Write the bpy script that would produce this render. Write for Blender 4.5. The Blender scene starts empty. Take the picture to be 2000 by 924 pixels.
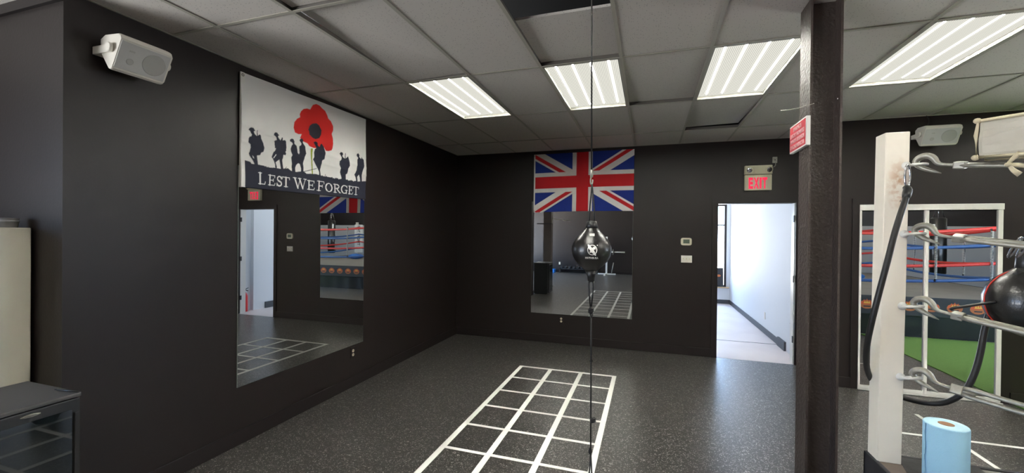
import bpy, bmesh, math, random
import numpy as np
from mathutils import Vector, Matrix
random.seed(7)
S = bpy.context.scene
COL = S.collection

# ------------------------------------------------------------------ camera
F_PX, YAW, PITCH, ROLL = 818.2556, -0.3149, -0.0052, 0.0102
CAM = Vector((3.0587, -6.4021, 1.6808))
fw = Vector((math.sin(YAW) * math.cos(PITCH), math.cos(YAW) * math.cos(PITCH), math.sin(PITCH)))
rt = Vector((math.cos(YAW), -math.sin(YAW), 0)); up = rt.cross(fw)
r2 = rt * math.cos(ROLL) + up * math.sin(ROLL); u2 = up * math.cos(ROLL) - rt * math.sin(ROLL)
cd = bpy.data.cameras.new('camera'); cam = bpy.data.objects.new('camera', cd); COL.objects.link(cam)
cd.sensor_width = 36.0; cd.lens = F_PX / 2000 * 36.0; cd.clip_start = 0.02; cd.clip_end = 200
mw = Matrix((r2, u2, -fw)).transposed().to_4x4(); mw.translation = CAM
cam.matrix_world = mw
S.camera = cam

# ------------------------------------------------------------------ exposure, sky, lamp power
S.view_settings.view_transform = 'Standard'; S.view_settings.look = 'None'
S.view_settings.exposure = 0.0; S.view_settings.gamma = 1.0; S.view_settings.use_curve_mapping = False
SKY_STRENGTH = 9.0                      # pale overcast sky
SKY_COLOR = (0.62, 0.92, 1.40)
GROUND_COLOR = (2.70, 2.74, 2.78)          # lower world half, raised to light the ceilings from below, relative to the sky
TUBE = 400.0          # radiance of the fluorescent tubes behind the lenses
LENS_BASE = 0.80     # glow of the lens between the tubes
w = bpy.data.worlds.new('sky'); S.world = w; w.use_nodes = True
wn = w.node_tree.nodes; wl = w.node_tree.links
bg = wn['Background']; bg.inputs[1].default_value = SKY_STRENGTH; 
wt = wn.new('ShaderNodeTexCoord'); ws = wn.new('ShaderNodeSeparateXYZ'); wr = wn.new('ShaderNodeMapRange'); wx = wn.new('ShaderNodeMix'); wx.data_type = 'RGBA'
wl.new(wt.outputs['Generated'], ws.inputs[0]); wl.new(ws.outputs[2], wr.inputs[0]); wr.inputs[1].default_value = -0.05; wr.inputs[2].default_value = 0.03
wx.inputs[6].default_value = (*GROUND_COLOR, 1); wx.inputs[7].default_value = (*SKY_COLOR, 1)
wl.new(wr.outputs[0], wx.inputs[0]); wl.new(wx.outputs[2], bg.inputs[0])
S.cycles.max_bounces = 10; S.cycles.diffuse_bounces = 5; S.cycles.glossy_bounces = 6
S.cycles.transparent_max_bounces = 12; S.cycles.sample_clamp_indirect = 6.0
S.cycles.use_denoising = True
S.cycles.caustics_reflective = False; S.cycles.caustics_refractive = False

def portal(name, loc, rot, sx, sy):        # marks a window opening so that daylight through it is sampled well
    d = bpy.data.lights.new(name, 'AREA'); d.shape = 'RECTANGLE'; d.size = sx; d.size_y = sy
    d.cycles.is_portal = True
    o = bpy.data.objects.new(name, d); COL.objects.link(o); o.location = loc; o.rotation_euler = rot
    return o
portal('daylight_opening', (-2.62, -9.6, 1.5), (0, -math.pi / 2, 0), 2.4, 4.4)
portal('daylight_opening', (11.0, -.55, 1.85), (-math.pi / 2, 0, 0), 5.6, 1.7)
portal('daylight_opening', (4.15, 5.25, 1.45), (-math.pi / 2, 0, 0), 1.45, 2.1)

# ------------------------------------------------------------------ materials
def lin(c):
    f = lambda v: (v / 255 / 12.92) if v / 255 <= 0.04045 else ((v / 255 + 0.055) / 1.055) ** 2.4
    return tuple(f(v) for v in c[:3])

def mat(name, col, rough=0.6, metal=0.0, spec=0.5, bump=None, mott=None, coat=0.0, emit=None):
    """col in 0-255 display values of the paint; bump = (scale, strength); mott = (scale, amount, other colour)"""
    m = bpy.data.materials.new(name); m.use_nodes = True
    nt = m.node_tree; N = nt.nodes; L = nt.links; b = N['Principled BSDF']
    c = (*lin(col), 1)
    b.inputs['Base Color'].default_value = c; b.inputs['Roughness'].default_value = rough
    b.inputs['Metallic'].default_value = metal; b.inputs['Specular IOR Level'].default_value = spec
    b.inputs['Coat Weight'].default_value = coat
    if emit:
        b.inputs['Emission Color'].default_value = (*lin(emit[0]), 1); b.inputs['Emission Strength'].default_value = emit[1]
    if bump or mott:
        tc = N.new('ShaderNodeTexCoord')
    if bump:
        n = N.new('ShaderNodeTexNoise'); n.inputs['Scale'].default_value = bump[0]; n.inputs['Detail'].default_value = 4
        L.new(tc.outputs['Object'], n.inputs['Vector'])
        bp = N.new('ShaderNodeBump'); bp.inputs['Strength'].default_value = bump[1]; bp.inputs['Distance'].default_value = 0.01
        L.new(n.outputs[0], bp.inputs['Height']); L.new(bp.outputs[0], b.inputs['Normal'])
    if mott:
        n = N.new('ShaderNodeTexNoise'); n.inputs['Scale'].default_value = mott[0]; n.inputs['Detail'].default_value = 5
        L.new(tc.outputs['Object'], n.inputs['Vector'])
        r = N.new('ShaderNodeMapRange'); r.inputs[1].default_value = 0.45; r.inputs[2].default_value = 0.75
        r.inputs[3].default_value = 0; r.inputs[4].default_value = mott[1]
        L.new(n.outputs[0], r.inputs[0])
        x = N.new('ShaderNodeMix'); x.data_type = 'RGBA'
        x.inputs[6].default_value = c; x.inputs[7].default_value = (*lin(mott[2]), 1)
        L.new(r.outputs[0], x.inputs[0]); L.new(x.outputs[2], b.inputs['Base Color'])
    return m

M = {}
M['wall'] = mat('dark_brown_wall_paint', (35, 29, 28), 0.40, spec=0.35, bump=(60, 0.06), mott=(1.3, 0.35, (42, 35, 33)))
M['trim_black'] = mat('dark_trim_paint', (34, 28, 28), 0.4, spec=0.35)
M['steel_paint'] = mat('rough_dark_paint_on_steel', (70, 61, 57), 0.48, spec=0.45, bump=(55, 0.7))
M['white_wall'] = mat('white_wall_paint', (226, 230, 234), 0.7)
M['grey_wall'] = mat('grey_panel_paint', (196, 192, 188), 0.7)
M['concrete'] = mat('pale_concrete', (230, 222, 222), 0.5, mott=(2.0, 0.5, (214, 204, 206)))
M['vinyl_base'] = mat('charcoal_vinyl_base', (66, 70, 76), 0.5)
M['tee'] = mat('grey_ceiling_tee', (202, 198, 184), 0.45, metal=0.0, spec=0.6)
M['tee_web'] = mat('shade_dark_tee_web', (104, 100, 94), 0.6)  # web darkened to stand for shade in the gaps beside lifted tiles
M['plenum'] = mat('dark_plenum', (10, 9, 9), 0.9)
M['mirror'] = mat('mirror_silver', (238, 240, 238), 0.0, metal=1.0)
M['glass_edge'] = mat('mirror_edge', (150, 160, 155), 0.2)
M['white_paint'] = mat('white_frame_paint', (232, 230, 224), 0.4)
M['white_plastic'] = mat('white_plastic', (226, 222, 212), 0.4)
M['grille'] = mat('speaker_grille', (198, 198, 196), 0.6, bump=(900, 0.3))
M['grille_dark'] = mat('speaker_cone_behind_grille', (176, 176, 172), 0.6, bump=(900, 0.3))
M['ivory'] = mat('ivory_plastic', (235, 228, 205), 0.4)
M['black_plastic'] = mat('black_plastic', (28, 27, 27), 0.4)
M['black_rubber'] = mat('black_rubber', (24, 23, 24), 0.45)
M['black_vinyl'] = mat('black_vinyl', (30, 30, 32), 0.35, bump=(30, 0.15))
M['leather'] = mat('black_synthetic_leather', (20, 19, 19), 0.3, spec=0.6, coat=0.3, bump=(250, 0.12))
M['lcd'] = mat('grey_lcd', (112, 122, 108), 0.25)
M['red_letter'] = mat('red_lit_letter', (235, 40, 75), 0.4, emit=((255, 45, 85), 0.75))
M['exit_body'] = mat('beige_exit_housing', (216, 210, 182), 0.5)
M['chrome'] = mat('chrome', (215, 215, 218), 0.12, metal=1.0)
M['galv'] = mat('worn_galvanised_steel', (160, 157, 147), 0.45, metal=0.6, bump=(70, 0.12), mott=(40, 0.6, (122, 118, 108)))
M['white_print'] = mat('white_print', (236, 234, 228), 0.5)
M['tape'] = mat('white_floor_tape', (250, 250, 246), 0.55)
M['beige_metal'] = mat('beige_cabinet_enamel', (206, 202, 186), 0.45)
M['grey_dish'] = mat('grey_ceramic', (120, 120, 122), 0.35)
M['fridge'] = mat('black_fridge_enamel', (34, 34, 35), 0.4)
M['fridge_top'] = mat('dark_grey_laminate', (72, 72, 74), 0.55)
M['dark_glass'] = mat('tinted_door_glass', (20, 25, 27), 0.02, spec=0.5)
M['blue_paper'] = mat('blue_paper_towel', (160, 206, 232), 0.85, bump=(350, 0.25))
M['blue_paper_top'] = mat('pale_blue_paper_edge', (190, 226, 240), 0.9)
M['cardboard'] = mat('cardboard_core', (138, 100, 74), 0.8)
M['rope_red'] = mat('red_rope_vinyl', (200, 52, 46), 0.45, bump=(60, 0.3))
M['rope_blue'] = mat('blue_rope_vinyl', (40, 82, 140), 0.45, bump=(60, 0.3))
M['canvas'] = mat('grey_ring_canvas', (134, 131, 127), 0.8, mott=(3, 0.5, (114, 111, 107)))
M['apron'] = mat('black_apron_cloth', (38, 38, 42), 0.6, bump=(12, 0.1))
M['turf'] = mat('green_turf', (104, 142, 72), 0.9, bump=(400, 0.6), mott=(60, 0.5, (84, 124, 58)))
M['pad_vinyl'] = mat('cream_pad_vinyl', (186, 181, 166), 0.5, bump=(14, 0.25), mott=(9, 0.4, (166, 160, 142)))
M['pad_seam'] = mat('yellowed_pad_seam', (206, 194, 164), 0.55, bump=(60, 0.2))
M['orange'] = mat('orange_logo_print', (176, 98, 52), 0.6)
M['flame'] = mat('flame_logo_print', (206, 84, 40), 0.6)
M['yellow'] = mat('yellow_logo_print', (226, 176, 70), 0.6)
M['red_sign'] = mat('red_sign_face', (214, 62, 74), 0.45)
M['sign_text'] = mat('pale_sign_lettering', (238, 190, 190), 0.5)
M['red_ext'] = mat('red_extinguisher', (206, 32, 36), 0.3)
M['iron'] = mat('cast_iron', (36, 36, 38), 0.5)
M['blue_vinyl'] = mat('blue_vinyl', (36, 110, 190), 0.4)
M['red_stripe'] = mat('red_piping', (206, 58, 46), 0.4)
M['grey_vinyl'] = mat('grey_vinyl', (140, 134, 126), 0.5)
M['wood'] = mat('pale_wood_sill', (196, 166, 128), 0.5)
M['light_frame'] = mat('light_fixture_frame', (214, 212, 200), 0.45)
M['plywood'] = mat('dusty_deck_board', (112, 100, 90), 0.8, mott=(12, 0.5, (90, 80, 72)))

def nodes_of(m):
    return m.node_tree.nodes, m.node_tree.links, m.node_tree.nodes['Principled BSDF']

# rubber floor: near-black with pale flecks
m = M['floor'] = mat('flecked_rubber_floor', (70, 68, 66), 0.30, spec=0.75)
N, L, B = nodes_of(m)
tc = N.new('ShaderNodeTexCoord'); mp = N.new('ShaderNodeMapping'); mp.inputs['Scale'].default_value = (1, 1.0, 1)
L.new(tc.outputs['Object'], mp.inputs[0])
nz = N.new('ShaderNodeTexNoise'); nz.inputs['Scale'].default_value = 45; L.new(mp.outputs[0], nz.inputs['Vector'])
ad = N.new('ShaderNodeMix'); ad.data_type = 'RGBA'; ad.blend_type = 'LINEAR_LIGHT'; ad.inputs[0].default_value = 0.03
L.new(mp.outputs[0], ad.inputs[6]); L.new(nz.outputs[1], ad.inputs[7])
vo = N.new('ShaderNodeTexVoronoi'); vo.inputs['Scale'].default_value = 95; L.new(ad.outputs[2], vo.inputs['Vector'])
sp = N.new('ShaderNodeSeparateColor'); L.new(vo.outputs['Color'], sp.inputs[0])
g1 = N.new('ShaderNodeMath'); g1.operation = 'GREATER_THAN'; g1.inputs[1].default_value = 0.46; L.new(sp.outputs[0], g1.inputs[0])
g2 = N.new('ShaderNodeMath'); g2.operation = 'LESS_THAN'; g2.inputs[1].default_value = 0.40; L.new(vo.outputs['Distance'], g2.inputs[0])
g3 = N.new('ShaderNodeMath'); g3.operation = 'MULTIPLY'; L.new(g1.outputs[0], g3.inputs[0]); L.new(g2.outputs[0], g3.inputs[1])
g4 = N.new('ShaderNodeMath'); g4.operation = 'MULTIPLY'; L.new(g3.outputs[0], g4.inputs[0]); L.new(sp.outputs[1], g4.inputs[1])
n2 = N.new('ShaderNodeTexNoise'); n2.inputs['Scale'].default_value = 0.9; n2.inputs['Detail'].default_value = 3; L.new(tc.outputs['Object'], n2.inputs['Vector'])
mx0 = N.new('ShaderNodeMix'); mx0.data_type = 'RGBA'; mx0.inputs[6].default_value = (*lin((48, 46, 45)), 1); mx0.inputs[7].default_value = (*lin((57, 55, 53)), 1)
L.new(n2.outputs[0], mx0.inputs[0])
mx = N.new('ShaderNodeMix'); mx.data_type = 'RGBA'; mx.inputs[7].default_value = (*lin((206, 202, 196)), 1)
L.new(mx0.outputs[2], mx.inputs[6]); L.new(g4.outputs[0], mx.inputs[0]); L.new(mx.outputs[2], B.inputs['Base Color'])
bp = N.new('ShaderNodeBump'); bp.inputs['Strength'].default_value = 0.15; bp.inputs['Distance'].default_value = 0.004
n3 = N.new('ShaderNodeTexNoise'); n3.inputs['Scale'].default_value = 160; L.new(tc.outputs['Object'], n3.inputs['Vector'])
L.new(n3.outputs[0], bp.inputs['Height']); L.new(bp.outputs[0], B.inputs['Normal'])

# acoustic ceiling tile: off-white with pin-holes and fissures
m = M['tile'] = mat('acoustic_ceiling_tile', (236, 230, 222), 0.9)
N, L, B = nodes_of(m)
tc = N.new('ShaderNodeTexCoord')
v = N.new('ShaderNodeTexVoronoi'); v.inputs['Scale'].default_value = 75; L.new(tc.outputs['Object'], v.inputs['Vector'])
s = N.new('ShaderNodeSeparateColor'); L.new(v.outputs['Color'], s.inputs[0])
a1 = N.new('ShaderNodeMath'); a1.operation = 'LESS_THAN'; a1.inputs[1].default_value = 0.24; L.new(v.outputs['Distance'], a1.inputs[0])
a2 = N.new('ShaderNodeMath'); a2.operation = 'GREATER_THAN'; a2.inputs[1].default_value = 0.5; L.new(s.outputs[0], a2.inputs[0])
a3 = N.new('ShaderNodeMath'); a3.operation = 'MULTIPLY'; L.new(a1.outputs[0], a3.inputs[0]); L.new(a2.outputs[0], a3.inputs[1])
a4 = N.new('ShaderNodeMath'); a4.operation = 'MULTIPLY'; a4.inputs[1].default_value = 0.42; L.new(a3.outputs[0], a4.inputs[0])
x = N.new('ShaderNodeMix'); x.data_type = 'RGBA'; x.inputs[6].default_value = (*lin((236, 230, 222)), 1); x.inputs[7].default_value = (*lin((120, 114, 106)), 1)
L.new(a4.outputs[0], x.inputs[0]); L.new(x.outputs[2], B.inputs['Base Color'])

# ribbed lens over fluorescent tubes: gives off light, brightest along the four tubes
m = M['lens'] = bpy.data.materials.new('lit_ribbed_lens'); m.use_nodes = True
N = m.node_tree.nodes; L = m.node_tree.links
for n in list(N): N.remove(n)
out = N.new('ShaderNodeOutputMaterial'); em = N.new('ShaderNodeEmission'); L.new(em.outputs[0], out.inputs[0])
tc = N.new('ShaderNodeTexCoord'); sx = N.new('ShaderNodeSeparateXYZ'); L.new(tc.outputs['Object'], sx.inputs[0])
def mth(op, a, b=None, c=None):
    n = N.new('ShaderNodeMath'); n.operation = op
    for i, q in enumerate((a, b, c)):
        if q is None: continue
        if isinstance(q, (int, float)): n.inputs[i].default_value = q
        else: L.new(q, n.inputs[i])
    return n.outputs[0]
tot = None
for x0 in (-0.205, -0.07, 0.07, 0.205):
    d = mth('ABSOLUTE', mth('SUBTRACT', sx.outputs[0], x0))
    g = mth('POWER', mth('MAXIMUM', mth('SUBTRACT', 1.0, mth('DIVIDE', d, 0.0095)), 0.0), 2.0)
    sh = mth('MULTIPLY', mth('POWER', mth('MAXIMUM', mth('SUBTRACT', 1.0, mth('DIVIDE', d, 0.034)), 0.0), 2.0), 0.0011)
    g = mth('ADD', g, sh)
    tot = g if tot is None else mth('ADD', tot, g)
ends = mth('LESS_THAN', mth('ABSOLUTE', sx.outputs[1]), 0.525)
rib = mth('MULTIPLY_ADD', mth('SINE', mth('MULTIPLY', sx.outputs[0], 2 * math.pi / 0.0127)), 0.24, 0.76)
cross = mth('MULTIPLY_ADD', mth('SINE', mth('MULTIPLY', sx.outputs[1], 2 * math.pi / 0.0127)), 0.10, 0.90)
val = mth('ADD', mth('MULTIPLY', mth('MULTIPLY', mth('MULTIPLY', tot, ends), rib), TUBE),
          mth('MULTIPLY', mth('MULTIPLY', rib, cross), LENS_BASE * 1.35))
L.new(val, em.inputs[1]); em.inputs[0].default_value = (1.0, 0.985, 0.88, 1)

# clear window glass: lets daylight through, with a faint reflection
m = M['glass'] = bpy.data.materials.new('clear_window_glass'); m.use_nodes = True
N = m.node_tree.nodes; L = m.node_tree.links
for n in list(N): N.remove(n)
out = N.new('ShaderNodeOutputMaterial'); tr = N.new('ShaderNodeBsdfTransparent'); gl = N.new('ShaderNodeBsdfGlossy')
gl.inputs['Roughness'].default_value = 0.02; mi = N.new('ShaderNodeMixShader'); mi.inputs[0].default_value = 0.06
L.new(tr.outputs[0], mi.inputs[1]); L.new(gl.outputs[0], mi.inputs[2]); L.new(mi.outputs[0], out.inputs[0])

# cloth whose printed pattern is stored on its own vertices
def cloth_mat(name):
    m = mat(name, (255, 255, 255), 0.75, spec=0.25)
    N, L, B = nodes_of(m)
    a = N.new('ShaderNodeAttribute'); a.attribute_name = 'print'
    L.new(a.outputs['Color'], B.inputs['Base Color'])
    return m
M['flag_cloth'] = cloth_mat('printed_flag_cloth')

# ring post: white enamel with a rust stain and chips
m = M['post'] = mat('white_post_enamel', (238, 230, 216), 0.4)
N, L, B = nodes_of(m)
tc = N.new('ShaderNodeTexCoord')
vd = N.new('ShaderNodeVectorMath'); vd.operation = 'DISTANCE'; vd.inputs[1].default_value = (0.022, -0.058, 1.265)
sc = N.new('ShaderNodeVectorMath'); sc.operation = 'MULTIPLY'; sc.inputs[1].default_value = (1.6, 1, 0.55)
sc2 = N.new('ShaderNodeVectorMath'); sc2.operation = 'MULTIPLY'; sc2.inputs[1].default_value = (1.6, 1, 0.55)
L.new(tc.outputs['Object'], sc.inputs[0]); sc2.inputs[0].default_value = (0.018, -0.058, 1.235); L.new(sc.outputs[0], vd.inputs[0]); L.new(sc2.outputs[0], vd.inputs[1])
mr = N.new('ShaderNodeMapRange'); mr.inputs[1].default_value = 0.075; mr.inputs[2].default_value = 0.0; L.new(vd.outputs['Value'], mr.inputs[0])
nz = N.new('ShaderNodeTexNoise'); nz.inputs['Scale'].default_value = 38; nz.inputs['Detail'].default_value = 6; L.new(tc.outputs['Object'], nz.inputs['Vector'])
m1 = N.new('ShaderNodeMath'); m1.operation = 'MULTIPLY'; L.new(mr.outputs[0], m1.inputs[0])
r1 = N.new('ShaderNodeMapRange'); r1.inputs[1].default_value = 0.40; r1.inputs[2].default_value = 0.56; L.new(nz.outputs[0], r1.inputs[0]); L.new(r1.outputs[0], m1.inputs[1])
x1 = N.new('ShaderNodeMix'); x1.data_type = 'RGBA'; x1.inputs[6].default_value = (*lin((238, 230, 216)), 1); x1.inputs[7].default_value = (*lin((186, 130, 74)), 1)
L.new(m1.outputs[0], x1.inputs[0])
n4 = N.new('ShaderNodeTexNoise'); n4.inputs['Scale'].default_value = 22; n4.inputs['Detail'].default_value = 3; L.new(tc.outputs['Object'], n4.inputs['Vector'])
r4 = N.new('ShaderNodeMapRange'); r4.inputs[1].default_value = 0.735; r4.inputs[2].default_value = 0.76; L.new(n4.outputs[0], r4.inputs[0])
x2 = N.new('ShaderNodeMix'); x2.data_type = 'RGBA'; x2.inputs[7].default_value = (*lin((120, 100, 84)), 1)
L.new(r4.outputs[0], x2.inputs[0]); L.new(x1.outputs[2], x2.inputs[6]); L.new(x2.outputs[2], B.inputs['Base Color'])

# ------------------------------------------------------------------ mesh helpers (all coordinates are world metres)
class MB:
    def __init__(self): self.b = bmesh.new()
    def box(self, lo, hi, bev=0.0, mi=0):
        v = [self.b.verts.new((x, y, z)) for z in (lo[2], hi[2]) for y in (lo[1], hi[1]) for x in (lo[0], hi[0])]
        fs = [self.b.faces.new([v[i] for i in q]) for q in ((0, 2, 3, 1), (4, 5, 7, 6), (0, 1, 5, 4), (2, 6, 7, 3), (0, 4, 6, 2), (1, 3, 7, 5))]
        for f in fs: f.material_index = mi
        if bev:
            es = list({e for f in fs for e in f.edges})
            bmesh.ops.bevel(self.b, geom=es, offset=bev, segments=2, affect='EDGES', profile=0.6)
        return self
    def obox(self, c, ax, half, bev=0.0, mi=0):     # box with its own axes
        c = Vector(c); a = [Vector(q).normalized() for q in ax]
        v = [self.b.verts.new(c + a[0] * half[0] * i + a[1] * half[1] * j + a[2] * half[2] * k) for k in (-1, 1) for j in (-1, 1) for i in (-1, 1)]
        fs = [self.b.faces.new([v[i] for i in q]) for q in ((0, 2, 3, 1), (4, 5, 7, 6), (0, 1, 5, 4), (2, 6, 7, 3), (0, 4, 6, 2), (1, 3, 7, 5))]
        for f in fs: f.material_index = mi
        if bev:
            es = list({e for f in fs for e in f.edges})
            bmesh.ops.bevel(self.b, geom=es, offset=bev, segments=2, affect='EDGES', profile=0.6)
        return self
    def tube(self, pts, r, n=10, closed=False, flat=1.0, mi=0, smooth=0, upv=None):
        pts = [Vector(p) for p in pts]
        rr = list(r) if hasattr(r, '__len__') else [r] * len(pts)
        for _ in range(smooth):
            q, s = [], []
            for i in range(len(pts) - (0 if closed else 1)):
                a, b = pts[i], pts[(i + 1) % len(pts)]; ra, rb = rr[i], rr[(i + 1) % len(pts)]
                q += [a * .75 + b * .25, a * .25 + b * .75]; s += [ra * .75 + rb * .25, ra * .25 + rb * .75]
            if not closed: q = [pts[0]] + q[1:-1] + [pts[-1]]; s = [rr[0]] + s[1:-1] + [rr[-1]]
            pts, rr = q, s
        k = len(pts); rings = []; nrm = None
        for i in range(k):
            if closed: t = pts[(i + 1) % k] - pts[i - 1]
            else: t = pts[min(i + 1, k - 1)] - pts[max(i - 1, 0)]
            t.normalize()
            if upv is not None: nrm = Vector(upv)
            elif nrm is None: nrm = Vector((0, 0, 1)) if abs(t.z) < 0.9 else Vector((1, 0, 0))
            nrm = (nrm - t * nrm.dot(t)).normalized(); bi = t.cross(nrm)
            rings.append([self.b.verts.new(pts[i] + nrm * math.cos(a) * rr[i] + bi * math.sin(a) * rr[i] * flat)
                          for a in (2 * math.pi * j / n for j in range(n))])
        for i in range(k if closed else k - 1):
            A, B_ = rings[i], rings[(i + 1) % k]
            for j in range(n):
                f = self.b.faces.new((A[j], A[(j + 1) % n], B_[(j + 1) % n], B_[j])); f.smooth = True; f.material_index = mi
        if not closed:
            for R_, rev in ((rings[0], True), (rings[-1], False)):
                f = self.b.faces.new(R_[::-1] if rev else R_); f.material_index = mi
        return self
    def lathe(self, prof, c, n=32, axis=(0, 0, 1), mod=None, mi=0):
        """prof = [(height, radius)] along axis from c"""
        ax = Vector(axis).normalized(); c = Vector(c)
        e1 = ax.orthogonal().normalized() if abs(ax.z) < 0.99 else Vector((1, 0, 0)); e2 = ax.cross(e1)
        rings = []
        for h, r in prof:
            rings.append([self.b.verts.new(c + ax * h + (e1 * math.cos(a) + e2 * math.sin(a)) * max(r, 1e-4) * (mod(a) if mod else 1))
                          for a in (2 * math.pi * j / n for j in range(n))])
        for A, B_ in zip(rings, rings[1:]):
            for j in range(n):
                f = self.b.faces.new((A[j], A[(j + 1) % n], B_[(j + 1) % n], B_[j])); f.smooth = True; f.material_index = mi
        self.b.faces.new(rings[0][::-1]).material_index = mi; self.b.faces.new(rings[-1]).material_index = mi
        return self
    def prism(self, poly, o, ex, ey, ez, depth, mi=0):
        """closed outline poly (x, y) in the plane ex, ey at o, pushed depth along ez"""
        o, ex, ey, ez = Vector(o), Vector(ex), Vector(ey), Vector(ez)
        A = [self.b.verts.new(o + ex * x + ey * y) for x, y in poly]
        B_ = [self.b.verts.new(o + ex * x + ey * y + ez * depth) for x, y in poly]
        n = len(poly)
        fs = [self.b.faces.new(A[::-1]), self.b.faces.new(B_)] + [self.b.faces.new((A[i], A[(i + 1) % n], B_[(i + 1) % n], B_[i])) for i in range(n)]
        for f in fs: f.material_index = mi
        return self
    def sphere(self, c, r, sc=(1, 1, 1), n=20, mi=0):
        mtx = Matrix.Translation(Vector(c)) @ Matrix.Diagonal((*[r * q for q in sc], 1))
        res = bmesh.ops.create_uvsphere(self.b, u_segments=n, v_segments=n // 2, radius=1, matrix=mtx)
        for v in res['verts']:
            for f in v.link_faces: f.smooth = True; f.material_index = mi
        return self
    def build(self, name, material, parent=None, origin=None, label=None):
        bmesh.ops.recalc_face_normals(self.b, faces=self.b.faces)
        me = bpy.data.meshes.new(name)
        o = bpy.data.objects.new(name, me); COL.objects.link(o)
        off = Vector((0, 0, 0))
        if parent is not None: off = world_of(parent); o.parent = parent
        elif origin is not None: off = Vector(origin); o.location = off
        if parent is not None and origin is not None:
            o.location = Vector(origin) - off; off = Vector(origin)
        bmesh.ops.translate(self.b, verts=self.b.verts, vec=-off)
        self.b.to_mesh(me); self.b.free()
        for q in (material if isinstance(material, (list, tuple)) else [material]): me.materials.append(q)
        if label: o['label'] = label
        return o

def world_of(o):
    v = Vector((0, 0, 0))
    while o is not None: v += o.location; o = o.parent
    return v
def tag(o, label=None, cat=None, group=None, kind=None):
    if label: o['label'] = label
    if cat: o['category'] = cat
    if group: o['group'] = group
    if kind: o['kind'] = kind
    return o
def thing(name, label, cat, loc, group=None):
    o = bpy.data.objects.new(name, None); COL.objects.link(o); o.location = loc; o.empty_display_size = 0.1
    return tag(o, label, cat, group)
def struct(name, mb, material, origin=None):
    o = mb.build(name, material, None, origin); o['kind'] = 'structure'; return o
def text(s, name, o, ex, ey, width, height, material, parent, depth=0.001, bold=0.0, label=None):
    """flat lettering fitted to width x height, lower left corner at o"""
    cu = bpy.data.curves.new('lettering', 'FONT'); cu.body = s; cu.size = 1; cu.offset = bold; cu.resolution_u = 3
    t = bpy.data.objects.new('lettering', cu); COL.objects.link(t)
    bpy.context.view_layer.update()
    me = bpy.data.meshes.new_from_object(t.evaluated_get(bpy.context.evaluated_depsgraph_get()))
    bpy.data.objects.remove(t); bpy.data.curves.remove(cu)
    b = bmesh.new(); b.from_mesh(me); bpy.data.meshes.remove(me)
    xs = [v.co.x for v in b.verts]; ys = [v.co.y for v in b.verts]
    x0, x1, y0, y1 = min(xs), max(xs), min(ys), max(ys)
    ex, ey = Vector(ex), Vector(ey); ez = ex.cross(ey)
    for v in b.verts:
        v.co = Vector(o) + ex * ((v.co.x - x0) / (x1 - x0) * width) + ey * ((v.co.y - y0) / (y1 - y0) * height) + ez * depth
    r = MB(); r.b.free(); r.b = b
    bmesh.ops.remove_doubles(b, verts=b.verts, dist=1e-6)
    q = bmesh.ops.extrude_face_region(b, geom=list(b.faces))
    bmesh.ops.translate(b, verts=[g for g in q['geom'] if isinstance(g, bmesh.types.BMVert)], vec=-ez * depth * 0.98)
    return r.build(name, material, parent, label=label)
X, Y, Z = Vector((1, 0, 0)), Vector((0, 1, 0)), Vector((0, 0, 1))
# ------------------------------------------------------------------ the room
H = 2.9915
XW, XE, YS = -2.6, 14.5, -12.3          # window wall, far side wall, rear wall
YR, XJ = -0.765, 5.10                   # wall with the mirrored doors, and the step in the back wall
struct('floor', MB().box((XW - .2, YS - .2, -0.1), (XE + .2, YR + .14, 0.0)).box((XW - .2, YR + .14, -0.1), (5.2, 0.0, 0.0)), M['floor'])
struct('floor_back_room', MB().box((0.4, 0.0, -0.1), (XJ, 5.3, 0.001)).box((3.975, 1.095, 0.001), (5.0, 1.11, 0.004), mi=1), [M['concrete'], M['vinyl_base']])
wl_ = struct('wall_left', MB().box((-0.16, -4.82, 0), (0, 0, H)), M['wall'])
for y_, z_, r_ in ((-4.305, 2.515, .012), (-4.373, 2.265, .008), (-4.02, 2.42, .005)):
    MB().obox((.0006, y_, z_), (Y + Z * .8, Z - Y * .8, X), (r_ * .35, r_, .0004)).build('scuff_mark', M['black_rubber'], wl_)
struct('wall_left_return', MB().box((XW, -4.98, 0), (0, -4.82, H)), M['wall'])
struct('wall_back', MB().box((-0.16, 0, 0), (3.965, 0.14, H)).box((3.965, 0, 2.14), (4.905, 0.14, H)).box((4.905, 0, 0), (XJ + .15, 0.14, H)), M['wall'])
struct('wall_step', MB().box((XJ, YR, 0), (XJ + .15, 0, H)), M['wall'])
struct('wall_right', MB().box((XJ + .15, YR, 0), (5.285, YR + .14, H)).box((5.285, YR, 2.065), (6.505, YR + .14, H)).box((6.505, YR, 0), (8.2, YR + .14, H)).box((13.8, YR, 0), (XE, YR + .14, H)).box((8.2, YR, 0), (13.8, YR + .14, 1.0)).box((8.2, YR, 2.7), (13.8, YR + .14, H))
       .box((5.2, YR + .14, 0), (6.6, YR + .5, 2.3)), M['wall'])
struct('wall_rear', MB().box((XW, YS - .15, 0), (XE, YS, H)), M['wall'])
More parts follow.
